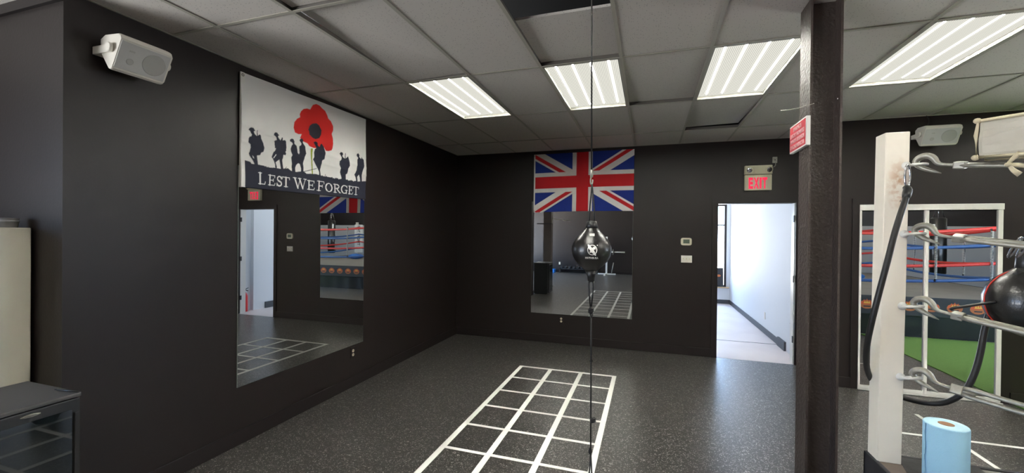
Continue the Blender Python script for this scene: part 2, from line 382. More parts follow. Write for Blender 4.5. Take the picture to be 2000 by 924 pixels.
def window_wall(wname, wall, xa, xb, ya, yb_, za, zb, n):
    b = MB().box((xa, YS, 0), (xb, ya, H)).box((xa, yb_, 0), (xb, YR if xa > 0 else -4.82, H)).box((xa, ya, 0), (xb, yb_, za)).box((xa, ya, zb), (xb, yb_, H))
    struct(wall, b, M['wall'])
    f = MB(); m0, m1 = xa + .04, xb - .04
    for k in range(n + 1):
        y = ya + (yb_ - ya - .05) * k / n; f.box((m0, y, za), (m1, y + .05, zb))
    f.box((m0, ya, za), (m1, yb_, za + .05)).box((m0, ya, zb - .05), (m1, yb_, zb))
    o = struct(wname, f, M['trim_black'])
    MB().box(((xa + xb) / 2 - .003, ya + .05, za + .05), ((xa + xb) / 2 + .003, yb_ - .05, zb - .05)).build('window_pane', M['glass'], o)
window_wall('window_1', 'wall_window_side', XW - .15, XW, -11.8, -7.4, .3, 2.7, 3)  # unseen window; side inferred from bluish glints, opening sized for room brightness
struct('wall_far_side', MB().box((XE, YS, 0), (XE + .15, YR, H)), M['wall'])
f = MB()
for k in range(5): f.box((8.2 + 5.55 * k / 4, YR + .03, 1.0), (8.25 + 5.55 * k / 4, YR + .11, 2.7))
f.box((8.2, YR + .03, 1.0), (13.8, YR + .11, 1.05)).box((8.2, YR + .03, 2.65), (13.8, YR + .11, 2.7))
o = struct('added_window_3', f, M['trim_black'])  # unseen window added to light the ceiling on the ring side
MB().box((8.25, YR + .068, 1.05), (13.75, YR + .074, 2.65)).build('window_pane', M['glass'], o)
# grey lower panelling on the rear wall beyond the ring
struct('trim_1', MB().box((8.6, YS, 0), (XE, YS + .03, 2.08)), M['grey_wall'])
# cornice strip on the wall beside the cabinet
struct('trim_2', MB().box((XW, -5.0, 2.935), (-0.004, -4.98, H)), M['trim_black'])
for nm, lo, hi in (('baseboard_left', (0, -4.98, 0), (0.014, 0, .115)), ('baseboard_back', (0.014, -0.014, 0), (3.90, 0, .118)),
                   ('baseboard_right', (6.58, YR - .014, 0), (XE, YR, .118)), ('baseboard_step', (XJ, YR - .014, 0), (5.225, YR, .118)),
                   ('baseboard_rear', (XW, YS, 0), (8.6, YS + .014, .118))):
    struct(nm, MB().box(lo, hi, .004), M['trim_black'])

# ---- ceiling: lay-in tiles in a metal grid, some lifted, one opening
GX, GY, TX, TY = 0.4126, -0.774, 0.6096, 1.2192
def gx(i): return GX + (i - 1) * TX          # grid line 1 is the first one off the left wall
def gy(j): return GY + (j - 4) * TY          # grid line 4 is the last one before the back wall
LIGHTS = [(2, 2), (4, 2), (6, 2), (8, 2), (12, 2), (15, 2), (2, -2), (6, -2), (10, -2), (14, -2), (4, 0), (8, 0), (10, 0), (13, 0), (16, -4), (21, -4)]  # panels outside the view are added to brighten the room
tb, gb = MB(), MB()
i0, i1, j0, j1 = -4, 24, -7, 5
raise_ = {(5, 2): (0, 0, .03, .03), (6, 3): (0, .0, .035, .05), (2, 1): (.035, 0, 0, .022), (2, 0): (.03, .03, .02, .02), (3, 1): (.0, .0, .0, .0)}
for i in range(i0, i1):
    for j in range(j0, j1):
        x0, x1, y0, y1 = gx(i) + .004, gx(i + 1) - .004, gy(j) + .004, gy(j + 1) - .004
        if x0 > XE or y0 > 0.1 or y1 < YS - .1: continue
        if (i, j) in LIGHTS: continue
        if y0 > YR + .16 and x0 > 5.3: continue
        if x1 < -.2 and y0 > -4.7: continue
        za = [H + .006] * 4
        if (i, j) == (4, 1):
            y0 = -3.885; za = [H + .034] * 4
        if (i, j) in raise_: za = [z + d for z, d in zip(za, raise_[(i, j)])]
        c = [(x0, y0), (x1, y0), (x0, y1), (x1, y1)]
        v = [tb.b.verts.new((*q, z)) for q, z in zip(c, za)] + [tb.b.verts.new((*q, z + .016)) for q, z in zip(c, za)]
        for q in ((0, 2, 3, 1), (4, 5, 7, 6), (0, 1, 5, 4), (2, 6, 7, 3), (0, 4, 6, 2), (1, 3, 7, 5)):
            tb.b.faces.new([v[k] for k in q])
ceil = struct('ceiling', tb, M['tile'])
TW = .0115
for i in range(i0, i1 + 1):
    ye = YR if gx(i) > 5.25 else 0.02
    if -5 < gx(i) < -.2: ye = -4.9
    gb.box((gx(i) - TW, YS, H), (gx(i) + TW, ye, H + .002)).box((gx(i) - .0012, YS, H + .002), (gx(i) + .0012, ye, H + .036), mi=1)
for j in range(j0, j1):
    xa = XW if gy(j) < -4.9 else -.1
    xb = XE if gy(j) < YR + .02 else 5.2
    gb.box((xa, gy(j) - TW, H + .0003), (xb, gy(j) + TW, H + .0023)).box((xa, gy(j) - .0012, H + .002), (xb, gy(j) + .0012, H + .036), mi=1)
# wall angle along the walls
gb.box((0, -4.98, H - .001), (.018, 0, H + .001)).box((0, -.018, H - .001), (XJ, 0, H + .001)).box((XJ, YR - .018, H - .001), (XE, YR, H + .001))
g = gb.build('ceiling_grid', [M['tee'], M['tee_web']], ceil); g['label'] = 'grey metal grid between the tiles'
struct('ceiling_deck', MB().box((XW - .2, YS - .2, 3.75), (XE + .2, .3, 3.85)).box((XW - .2, .14, H + .06), (XE + .2, .3, 3.75)).box((XW - .2, YS - .2, H + .06), (XE + .2, YS, 3.75))
       .box((XW - .2, YS, H + .06), (XW, .14, 3.75)).box((XE, YS, H + .06), (XE + .2, .14, 3.75)), M['plenum'])

# ---- doorway casing and the pale room behind it
struct('door_1', MB().box((3.90, -0.016, 0), (3.972, 0.005, 2.135)).box((3.90, -0.016, 2.135), (4.98, 0.005, 2.215)).box((4.898, -0.016, 0), (4.98, 0.005, 2.135))
       .box((3.962, 0.0, 0), (3.974, 0.145, 2.14)).box((3.962, 0.0, 2.132), (4.905, 0.145, 2.142)), M['trim_black'])
j = struct('trim_3', MB().box((4.893, 0.03, 0.001), (4.906, 0.15, 2.135)), M['white_paint'])
for z in (.28, 1.08, 1.88):
    MB().box((4.886, 0.02, z), (4.8935, 0.055, z + .09), .002).build('hinge', M['black_plastic'], j)
struct('wall_back_room_right', MB().box((5.08, 0.14, 0), (5.2, .42, 2.9)).box((5.0, .42, 0), (5.2, 5.3, 2.9)), M['white_wall'])
struct('wall_back_room_far', MB().box((.5, 5.2, 0), (5.0, 5.35, .42)).box((.5, 5.2, 2.48), (5.0, 5.35, 2.9)).box((4.905, 5.2, .42), (5.0, 5.35, 2.48)).box((.5, 5.2, .42), (3.4, 5.35, 2.48)), M['white_wall'])
struct('wall_back_room_left', MB().box((.38, .14, 0), (.5, 5.35, 2.9)), M['white_wall'])
struct('wall_back_room_near', MB().box((.5, .142, 0), (3.95, .16, 2.9)).box((4.92, .142, 0), (5.0, .16, 2.9)).box((3.95, .142, 2.15), (4.92, .16, 2.9)), M['white_wall'])
struct('ceiling_back_room', MB().box((.38, .142, 2.9), (5.2, 5.35, 2.95)), M['white_wall'])
wf = MB().box((4.862, 5.19, .42), (4.912, 5.33, 2.48)).box((3.4, 5.19, 2.44), (4.862, 5.33, 2.48)).box((3.4, 5.19, .42), (4.862, 5.33, .46))
for x in (3.4, 4.1): wf.box((x, 5.22, .46), (x + .05, 5.32, 2.44))
wf.box((3.5, 5.24, 1.95), (4.862, 5.30, 1.98))
o = struct('window_2', wf, M['trim_black'])
MB().box((3.4, 5.268, .46), (4.862, 5.274, 2.44)).build('window_pane', M['glass'], o)
MB().box((3.3, 5.10, .395), (4.97, 5.2, .42), .004).build('window_sill', M['wood'], o)
struct('baseboard_back_room_right', MB().box((4.988, 1.1, 0), (5.0, 5.2, .10)).box((4.972, .70, 0), (5.0, 1.06, .135)), M['vinyl_base'])
struct('baseboard_back_room_far', MB().box((.5, 5.188, 0), (4.99, 5.2, .10)), M['vinyl_base'])

t = thing('ceiling_light', 'added unseen fluorescent fixture on the ceiling of the pale back room', 'ceiling light', (2.3, 1.7, 2.9), 'fluorescent panels in the ceiling')  # unseen fixture added to brighten the near part of the back room
MB().box((1.99, 1.08, 2.84), (2.61, 2.32, 2.899), .004).build('frame', M['light_frame'], t)
MB().box((2.0, 1.09, 2.834), (2.60, 2.31, 2.839)).build('diffuser', M['lens'], t, origin=(2.3, 1.7, 2.836), label='lit ribbed lens')
# ---- closet casing with sliding mirrored doors
struct('trim_4', MB().box((5.222, YR - .016, 0), (5.287, YR + .10, 2.05)).box((6.503, YR - .016, 0), (6.57, YR + .10, 2.05)).box((5.222, YR - .016, 2.05), (6.57, YR + .10, 2.118)), M['trim_black'])
o = thing('closet_door_track', 'white metal head rail above the sliding mirrored closet doors, with its floor rail', 'door track', (5.89, YR, 2.0))
MB().box((5.287, YR - .03, 1.985), (6.503, YR + .06, 2.048), .003).build('head_rail', M['white_paint'], o)
MB().box((5.287, YR - .05, 0.0), (6.503, YR - .038, .012)).box((5.287, YR - .012, 0.0), (6.503, YR - .004, .012)).box((5.287, YR - .05, 0.0), (6.503, YR + .06, .004)).build('floor_rail', M['white_paint'], o)
def sliding_door(x0, x1, y, label, rail):
    t = thing('sliding_mirror_door', label, 'closet door', ((x0 + x1) / 2, y, .01), 'mirrored closet doors')
    MB().box((x0 + .01, y + .004, .03), (x1 - .01, y + .010, 1.975)).build('mirror_panel', M['mirror'], t, label='tall clear mirror')
    for a, b_ in ((x0, x0 + rail[0]), (x1 - rail[1], x1)):
        MB().box((a, y - .010, .014), (b_, y + .014, 1.985), .003).build('stile', M['white_paint'], t)
    MB().box((x0, y - .008, .014), (x1, y + .014, .05), .003).build('bottom_rail', M['white_paint'], t)
sliding_door(5.288, 5.868, YR - .012, 'left sliding closet door with a mirror, partly behind the white ring post', (.02, .006))
sliding_door(5.869, 6.50, YR - .012, 'right sliding closet door with a mirror and wide white stile at the dark wall', (.03, .04))
# ------------------------------------------------------------------ ceiling lights
def ceiling_light(i, j, label):
    x0, x1, y0, y1 = gx(i) + TW, gx(i + 1) - TW, gy(j) + TW, gy(j + 1) - TW
    cx, cy = (x0 + x1) / 2, (y0 + y1) / 2
    t = thing('ceiling_light', label, 'ceiling light', (cx, cy, H), 'fluorescent panels in the ceiling')
    f = MB()
    for lo, hi in (((x0, y0), (x0 + .014, y1)), ((x1 - .014, y0), (x1, y1)), ((x0, y0), (x1, y0 + .014)), ((x0, y1 - .014), (x1, y1))):
        f.box((*lo, H + .001), (*hi, H + .034))
    f.box((x0, y0, H + .034), (x1, y1, H + .11))
    f.build('frame', M['light_frame'], t)
    MB().box((x0 + .012, y0 + .012, H + .028), (x1 - .012, y1 - .012, H + .032)).build('diffuser', M['lens'], t, origin=(cx, cy, H + .029), label='lit ribbed lens')
LL = {(2, 2): 'fluorescent ceiling panel nearest the wall with the soldiers flag',
      (4, 2): 'fluorescent ceiling panel behind the hanging bag cord, beside the open ceiling hole',
      (6, 2): 'fluorescent ceiling panel partly hidden by the dark steel column',
      (8, 2): 'large fluorescent ceiling panel above the white ring post, right of the column',
      (12, 2): 'added unseen fluorescent ceiling panel over the green turf strip', (15, 2): 'added unseen fluorescent ceiling panel past the green turf, out by the far wall',
      (2, -2): 'added unseen fluorescent ceiling panel over the floor beside the second column', (6, -2): 'added unseen fluorescent ceiling panel over the near side of the ring',
      (10, -2): 'added unseen fluorescent ceiling panel over the middle of the ring', (14, -2): 'added unseen fluorescent ceiling panel over the far side of the ring'}
LL.update({(16, -4): 'added unseen fluorescent ceiling panel before the grey panelling, behind the heavy bag', (21, -4): 'added unseen fluorescent ceiling panel in the far rear corner, before the grey panelling', (4, 0): 'added unseen fluorescent ceiling panel above the photographer, behind the open ceiling hole', (8, 0): 'added unseen fluorescent ceiling panel above the ring side just behind the white ring post', (10, 0): 'added unseen fluorescent ceiling panel over the ring canvas near the closet side', (13, 0): 'added unseen fluorescent ceiling panel over the ring corner with the red pad'})
for q in LIGHTS: ceiling_light(*q, LL[q])

# ------------------------------------------------------------------ dark steel column with its sign
cx0, cx1, cy0, cy1, ft = 3.895, 4.046, -3.70, -3.535, .011
struct('column', MB().box((cx0, cy0, 0), (cx0 + ft, cy1, 3.6)).box((cx1 - ft, cy0, 0), (cx1, cy1, 3.6))
       .box((cx0 + ft, (cy0 + cy1) / 2 - .006, 0), (cx1 - ft, (cy0 + cy1) / 2 + .006, 3.6)).box((cx0 - .05, cy0 - .05, 0), (cx1 + .05, cy1 + .05, .012)), M['steel_paint'])
c = thing('column_sign', 'small red warning sign with white border on the steel column', 'sign', (3.872, -3.58, 2.19))
MB().box((3.874, -3.720, 2.187), (3.894, -3.438, 2.348), .002).build('sign_board', M['white_print'], c)
MB().box((3.8725, -3.708, 2.196), (3.8745, -3.447, 2.339)).build('sign_face', M['red_sign'], c)
for s_, wd, z in (('SPARRING IS', .135, 2.305), ('STRICTLY PROHIBITED', .232, 2.271), ('WITHOUT SUPERVISION', .232, 2.238), ('OF A COACH/INSTRUCTOR', .232, 2.204)):
    text(s_, 'lettering', (3.8725, -3.578 + wd / 2, z), -Y, Z, wd, .024, M['sign_text'], c, .0012, .02)
tag(MB().tube([(3.80, -3.53, 2.435), (3.84, -3.62, 2.412), (3.868, -3.745, 2.395), (3.895, -3.76, 2.40)], .0022, smooth=2).build('nail', M['galv'], origin=(3.88, -3.7, 2.40)),
    'bent steel nail sticking out of the column just above the red sign', 'nail')
tag(MB().lathe([(0, .006), (.003, .006), (.006, .003)], (4.0345, -3.675, 2.44), 12, (-1, 0, 0)).build('screw', M['chrome'], origin=(4.0345, -3.675, 2.44)),
    'tiny bright screw head in the inner face of the steel column', 'screw')

# ------------------------------------------------------------------ mirrors on the walls
def wall_mirror(label, lo, hi, face_axis):
    t = thing('wall_mirror', label, 'mirror', lo)
    lo, hi = Vector(lo), Vector(hi)
    n = Vector((.0005, .0005, .0005))
    back_hi = hi.copy(); flo = lo.copy()
    if face_axis == 'x':
        MB().box(lo, (hi.x - .001, hi.y, hi.z)).build('backing', M['glass_edge'], t)
        MB().box((hi.x - .0009, lo.y + .002, lo.z + .002), (hi.x, hi.y - .002, hi.z - .002)).build('mirror_face', M['mirror'], t)
    else:
        MB().box((lo.x, lo.y + .001, lo.z), hi).build('backing', M['glass_edge'], t)
        MB().box((lo.x + .002, lo.y, lo.z + .002), (hi.x - .002, lo.y + .0009, hi.z - .002)).build('mirror_face', M['mirror'], t)
wall_mirror('large frameless mirror under the soldiers flag, showing the doorway', (.001, -3.950, .455), (.008, -2.425, 2.20), 'x')
wall_mirror('frameless mirror under the red white and blue flag, behind the hanging bag', (1.302, -.008, .449), (2.840, -.001, 2.20), 'y')

# ------------------------------------------------------------------ the two flags: patterns printed into the cloth
def in_poly(px, py, poly):
    r = np.zeros(px.shape, bool); n = len(poly)
    for i in range(n):
        (xa, ya), (xb, yb) = poly[i], poly[(i + 1) % n]
        if ya == yb: continue
        c_ = ((ya > py) != (yb > py)) & (px < (xb - xa) * (py - ya) / (yb - ya) + xa)
        r ^= c_
    return r
def stroke(px, py, pts, wd):
    r = np.zeros(px.shape, bool)
    for (xa, ya), (xb, yb) in zip(pts, pts[1:]):
        dx, dy = xb - xa, yb - ya; l2 = dx * dx + dy * dy + 1e-12
        t = np.clip(((px - xa) * dx + (py - ya) * dy) / l2, 0, 1)
        r |= (px - xa - t * dx) ** 2 + (py - ya - t * dy) ** 2 < (wd / 2) ** 2
    return r
def arc(cx_, cy_, rx, ry, a0, a1, n=14):
    return [(cx_ + rx * math.cos(math.radians(a0 + (a1 - a0) * k / n)), cy_ + ry * math.sin(math.radians(a0 + (a1 - a0) * k / n))) for k in range(n + 1)]
K_, T_ = .15, .065     # thick and thin strokes of the roman capitals, in letter heights
GLYPH = {
 'L': [([(.25, .03), (.25, .97)], K_), ([(.05, .03), (.85, .03)], T_), ([(.85, .03), (.93, .25)], T_), ([(.05, .97), (.45, .97)], T_)],
 'E': [([(.25, .03), (.25, .97)], K_), ([(.05, .03), (.85, .03)], T_), ([(.85, .03), (.92, .25)], T_), ([(.05, .97), (.85, .97)], T_), ([(.85, .97), (.86, .77)], T_), ([(.25, .52), (.68, .52)], T_), ([(.68, .40), (.68, .64)], T_)],
 'F': [([(.28, .03), (.28, .97)], K_), ([(.05, .03), (.5, .03)], T_), ([(.05, .97), (.92, .97)], T_), ([(.92, .97), (.94, .75)], T_), ([(.28, .5), (.72, .5)], T_), ([(.72, .38), (.72, .62)], T_)],
 'T': [([(.5, .03), (.5, .97)], K_), ([(.28, .03), (.72, .03)], T_), ([(.04, .97), (.96, .97)], T_), ([(.04, .97), (.03, .76)], T_), ([(.96, .97), (.97, .76)], T_)],
 'W': [([(.12, .95), (.32, .03)], K_), ([(.32, .03), (.52, .9)], T_), ([(.48, .95), (.70, .03)], K_), ([(.70, .03), (.92, .95)], T_), ([(.0, .97), (.24, .97)], T_), ([(.38, .97), (.60, .97)], T_), ([(.80, .97), (1.0, .97)], T_)],
 'O': [(arc(.5, .5, .40, .46, 0, 360, 28), .08), (arc(.5, .5, .38, .44, 130, 230), .17), (arc(.5, .5, .38, .44, -50, 50), .17)],
 'S': [(arc(.48, .74, .30, .22, 20, 250), .11), (arc(.50, .26, .32, .22, 70, -160), .13), ([(.36, .54), (.64, .45)], .15), ([(.80, .95), (.80, .72)], T_), ([(.14, .05), (.14, .30)], T_)],
 'R': [([(.24, .03), (.24, .97)], K_), ([(.05, .03), (.45, .03)], T_), ([(.05, .97), (.5, .97)], T_), (arc(.48, .74, .28, .22, 90, -90), .12), ([(.24, .5), (.5, .52)], T_), ([(.45, .5), (.85, .06)], .14), ([(.80, .03), (1.0, .03)], T_)],
 'G': [(arc(.52, .5, .42, .46, 40, 320, 26), .10), (arc(.52, .5, .40, .44, 130, 230), .17), ([(.80, .05), (.80, .42)], .14), ([(.62, .42), (.96, .42)], T_), ([(.86, .95), (.86, .70)], T_)],
}
def flag(name, label, size, to_world, step, paint, ripple, group=None):
    """fine cloth grid; paint(x, y) gives an array of linear colours; to_world(x, y, d) puts it on the wall"""
    W_, H_ = size; nx, ny = int(W_ / step) + 1, int(H_ / step) + 1
    gx_, gy_ = np.meshgrid(np.linspace(0, W_, nx), np.linspace(0, H_, ny))
    acc = np.zeros((ny, nx, 3)); q = step / 4
    for ox, oy in ((-q, -q), (q, -q), (-q, q), (q, q)): acc += paint(gx_ + ox, gy_ + oy)
    acc /= 4
    d = ripple(gx_ / W_, gy_ / H_)
    co = to_world(gx_.ravel(), gy_.ravel(), d.ravel())
    me = bpy.data.meshes.new(name)
    idx = np.arange(nx * ny).reshape(ny, nx)
    f = np.stack([idx[:-1, :-1], idx[:-1, 1:], idx[1:, 1:], idx[1:, :-1]], -1).reshape(-1, 4)
    o0 = co[0].copy()
    me.from_pydata((co - o0).tolist(), [], f.tolist())
    at = me.color_attributes.new('print', 'FLOAT_COLOR', 'POINT')
    at.data.foreach_set('color', np.concatenate([acc.reshape(-1, 3), np.ones((nx * ny, 1))], 1).astype(np.float32).ravel())
    me.polygons.foreach_set('use_smooth', [True] * len(me.polygons))
    me.materials.append(M['flag_cloth'])
    o = bpy.data.objects.new(name, me); COL.objects.link(o); o.location = o0
    so = o.modifiers.new('cloth', 'SOLIDIFY'); so.thickness = .0012; so.offset = 0
    return tag(o, label, 'flag', group)

FP = {
    's1': [(0.063, 0.461), (0.070, 0.475), (0.086, 0.485), (0.104, 0.485), (0.117, 0.473), (0.124, 0.464), (0.113, 0.461), (0.111, 0.448), (0.120, 0.437), (0.139, 0.424), (0.139, 0.473), (0.144, 0.476), (0.146, 0.430), (0.166, 0.445), (0.176, 0.440), (0.179, 0.414), (0.197, 0.379), (0.205, 0.334), (0.197, 0.307), (0.176, 0.297), (0.167, 0.275), (0.139, 0.268), (0.142, 0.245), (0.149, 0.201), (0.152, 0.169), (0.114, 0.164), (0.116, 0.200), (0.101, 0.226), (0.077, 0.254), (0.069, 0.272), (0.077, 0.292), (0.084, 0.325), (0.080, 0.347), (0.062, 0.359), (0.064, 0.390), (0.073, 0.408), (0.087, 0.413), (0.093, 0.428), (0.082, 0.440), (0.077, 0.453)],
    's2': [(0.300, 0.467), (0.307, 0.485), (0.322, 0.497), (0.338, 0.496), (0.348, 0.483), (0.358, 0.477), (0.346, 0.472), (0.342, 0.460), (0.351, 0.450), (0.370, 0.436), (0.381, 0.463), (0.391, 0.465), (0.389, 0.440), (0.414, 0.447), (0.426, 0.437), (0.432, 0.389), (0.429, 0.354), (0.421, 0.345), (0.429, 0.332), (0.423, 0.316), (0.402, 0.318), (0.395, 0.285), (0.387, 0.270), (0.391, 0.236), (0.399, 0.192), (0.371, 0.188), (0.363, 0.232), (0.355, 0.268), (0.336, 0.255), (0.314, 0.238), (0.327, 0.206), (0.328, 0.182), (0.313, 0.180), (0.309, 0.217), (0.297, 0.246), (0.286, 0.265), (0.274, 0.276), (0.289, 0.309), (0.308, 0.346), (0.312, 0.370), (0.308, 0.420), (0.334, 0.433), (0.327, 0.451), (0.315, 0.461)],
    's3': [(0.465, 0.446), (0.471, 0.464), (0.490, 0.477), (0.509, 0.475), (0.520, 0.456), (0.514, 0.444), (0.518, 0.434), (0.544, 0.421), (0.553, 0.390), (0.558, 0.361), (0.574, 0.350), (0.572, 0.298), (0.567, 0.268), (0.546, 0.250), (0.533, 0.220), (0.538, 0.173), (0.499, 0.169), (0.494, 0.222), (0.496, 0.258), (0.488, 0.307), (0.498, 0.330), (0.482, 0.363), (0.478, 0.383), (0.488, 0.414), (0.501, 0.427), (0.492, 0.439), (0.478, 0.444)],
    's4': [(0.579, 0.478), (0.592, 0.496), (0.615, 0.502), (0.627, 0.484), (0.619, 0.472), (0.624, 0.458), (0.647, 0.436), (0.662, 0.372), (0.639, 0.331), (0.621, 0.276), (0.629, 0.232), (0.627, 0.184), (0.600, 0.181), (0.599, 0.228), (0.585, 0.263), (0.567, 0.268), (0.571, 0.342), (0.580, 0.365), (0.575, 0.423), (0.597, 0.438), (0.603, 0.454), (0.592, 0.466)],
    's5': [(0.752, 0.495), (0.779, 0.508), (0.802, 0.500), (0.806, 0.474), (0.829, 0.463), (0.840, 0.491), (0.854, 0.501), (0.882, 0.473), (0.900, 0.422), (0.891, 0.356), (0.863, 0.338), (0.850, 0.296), (0.832, 0.240), (0.841, 0.179), (0.814, 0.176), (0.819, 0.217), (0.802, 0.247), (0.781, 0.276), (0.761, 0.304), (0.743, 0.328), (0.763, 0.357), (0.760, 0.398), (0.766, 0.430), (0.789, 0.445), (0.772, 0.468)],
    's6': [(1.099, 0.444), (1.115, 0.464), (1.142, 0.461), (1.152, 0.442), (1.139, 0.428), (1.156, 0.414), (1.180, 0.406), (1.182, 0.464), (1.189, 0.465), (1.192, 0.408), (1.229, 0.437), (1.247, 0.399), (1.260, 0.342), (1.231, 0.303), (1.216, 0.254), (1.191, 0.239), (1.192, 0.164), (1.140, 0.159), (1.127, 0.209), (1.107, 0.252), (1.117, 0.299), (1.098, 0.331), (1.100, 0.365), (1.124, 0.386), (1.132, 0.410), (1.115, 0.430)],
    's7': [(1.363, 0.465), (1.367, 0.486), (1.390, 0.497), (1.408, 0.478), (1.403, 0.459), (1.431, 0.439), (1.445, 0.466), (1.453, 0.449), (1.477, 0.440), (1.484, 0.373), (1.461, 0.320), (1.443, 0.269), (1.454, 0.181), (1.426, 0.179), (1.413, 0.235), (1.398, 0.264), (1.371, 0.236), (1.381, 0.174), (1.360, 0.172), (1.345, 0.227), (1.327, 0.255), (1.361, 0.308), (1.369, 0.369), (1.371, 0.424), (1.385, 0.444)],
    'cut1': [(0.099, 0.263), (0.111, 0.253), (0.116, 0.238), (0.105, 0.246)],
    'cut2': [(0.312, 0.360), (0.323, 0.359), (0.308, 0.332), (0.297, 0.324)],
    'cut3': [(0.320, 0.309), (0.326, 0.305), (0.297, 0.270), (0.291, 0.272)],
    'poppy': [(0.716, 0.816), (0.735, 0.845), (0.775, 0.864), (0.815, 0.862), (0.850, 0.843), (0.892, 0.828), (0.921, 0.793), (0.936, 0.765), (0.973, 0.747), (1.003, 0.705), (1.004, 0.661), (0.985, 0.623), (1.000, 0.583), (1.004, 0.528), (0.996, 0.482), (0.984, 0.458), (0.940, 0.442), (0.904, 0.439), (0.882, 0.473), (0.868, 0.470), (0.800, 0.447), (0.753, 0.440), (0.700, 0.449), (0.675, 0.470), (0.631, 0.476), (0.618, 0.476), (0.587, 0.503), (0.605, 0.541), (0.569, 0.532), (0.527, 0.539), (0.512, 0.579), (0.521, 0.630), (0.550, 0.667), (0.586, 0.691), (0.582, 0.719), (0.597, 0.748), (0.628, 0.778), (0.665, 0.792), (0.703, 0.792)],
    'seed': [(0.698, 0.638), (0.731, 0.666), (0.783, 0.682), (0.817, 0.671), (0.850, 0.631), (0.846, 0.588), (0.823, 0.548), (0.778, 0.529), (0.739, 0.534), (0.699, 0.557), (0.692, 0.591), (0.682, 0.594)],
    'stem': [(0.717, 0.430), (0.744, 0.435), (0.734, 0.321), (0.738, 0.187), (0.724, 0.185), (0.719, 0.319)],
    'rifle': [(0.631, 0.202), (0.791, 0.253), (0.791, 0.248), (0.631, 0.196)],
    'ground': [(0.035, 0.214), (0.081, 0.208), (0.094, 0.193), (0.149, 0.196), (0.205, 0.193), (0.227, 0.183), (0.294, 0.189), (0.371, 0.191), (0.452, 0.206), (0.486, 0.189), (0.546, 0.185), (0.627, 0.204), (0.664, 0.184), (0.779, 0.195), (0.860, 0.186), (0.988, 0.187), (1.033, 0.167), (1.148, 0.174), (1.245, 0.177), (1.347, 0.182), (1.522, 0.205), (1.527, -0.004), (0.035, 0.005)],
}
C_INK, C_WHITE, C_RED, C_STEM, C_SEED = (np.array(lin(q)) for q in ((44, 46, 60), (236, 234, 232), (222, 44, 40), (150, 160, 60), (48, 48, 58)))
TXT = [('L', .150, .225), ('E', .245, .322), ('S', .326, .392), ('T', .385, .468), ('W', .508, .662), ('E', .668, .770), ('F', .790, .892),
       ('O', .897, 1.012), ('R', 1.015, 1.125), ('G', 1.122, 1.225), ('E', 1.230, 1.305), ('T', 1.300, 1.400)]
def paint_poppy(x, y):
    c = np.empty(x.shape + (3,)); c[:] = C_WHITE
    def put(m_, col): c[m_] = col
    put(in_poly(x, y, FP['poppy']), C_RED); put(in_poly(x, y, FP['stem']), C_STEM); put(in_poly(x, y, FP['seed']), C_SEED)
    for k in ('s1', 's2', 's3', 's4', 's5', 's6', 's7', 'rifle'): put(in_poly(x, y, FP[k]), C_INK)
    for k in ('cut1', 'cut2', 'cut3'): put(in_poly(x, y, FP[k]), C_WHITE)
    g_ = in_poly(x, y, FP['ground']) | ((y < .1) & (x > .035))
    rough = .004 * np.sin(x * 90) + .003 * np.sin(x * 233 + 1) + .186
    g_ |= (y < rough) & (x > .035) & (y > .05)
    put(g_, C_INK)
    put(stroke(x, y, [(.40, .18), (.435, .215)], .005) | stroke(x, y, [(.9, .18), (.905, .205)], .006), C_INK)
    for ch, xa, xb in TXT:
        yb, h_ = .038, .096 if ch in 'LWF' else .088
        inside = (x > xa - .01) & (x < xb + .01) & (y > yb - .01) & (y < yb + h_ + .01)
        if not inside.any(): continue
        xi, yi = (x[inside] - xa) / (xb - xa), (y[inside] - yb) / h_
        asp = (xb - xa) / h_
        mk = np.zeros(xi.shape, bool)
        for pts, wd in GLYPH[ch]: mk |= stroke(xi * asp, yi, [(a * asp, b_) for a, b_ in pts], wd)
        sub = c[inside]; sub[mk] = C_WHITE; c[inside] = sub
    return c
def rip1(u, v):
    e = .0035 * np.sin(u * 7 + v * 3) + .0022 * np.sin(u * 17 - v * 9 + 1.0) + .0025 * np.sin(v * 14 + u * 22) * (v < .5)
    fold = .003 * np.exp(-((v - .5 + .16 * (u - .3)) / .018) ** 2) + .0025 * np.exp(-((v - .40 + .10 * u) / .015) ** 2)
    return .020 + e + fold + .004 * (1 - v)
fl = flag('soldiers_flag', 'grey white flag of marching soldiers and a red poppy, reading LEST WE FORGET', (1.52, .90),
          lambda x, y, d: np.stack([d, -3.945 + x, 2.030 + y + .008 * np.sin(x / 1.52 * math.pi) * 0 + (x / 1.52) * .028], -1), .004, paint_poppy, rip1)
hm = MB().box((.008, -3.948, 2.032), (.021, -3.912, 2.932), .002).build('hem', M['white_print'], fl, label='white canvas header strip')
for z in (2.055, 2.91):
    MB().tube([(.022, -3.930 + .009 * math.cos(a), z + .009 * math.sin(a)) for a in (2 * math.pi * k / 14 for k in range(14))], .003, 6, True).build('grommet', M['galv'], hm)

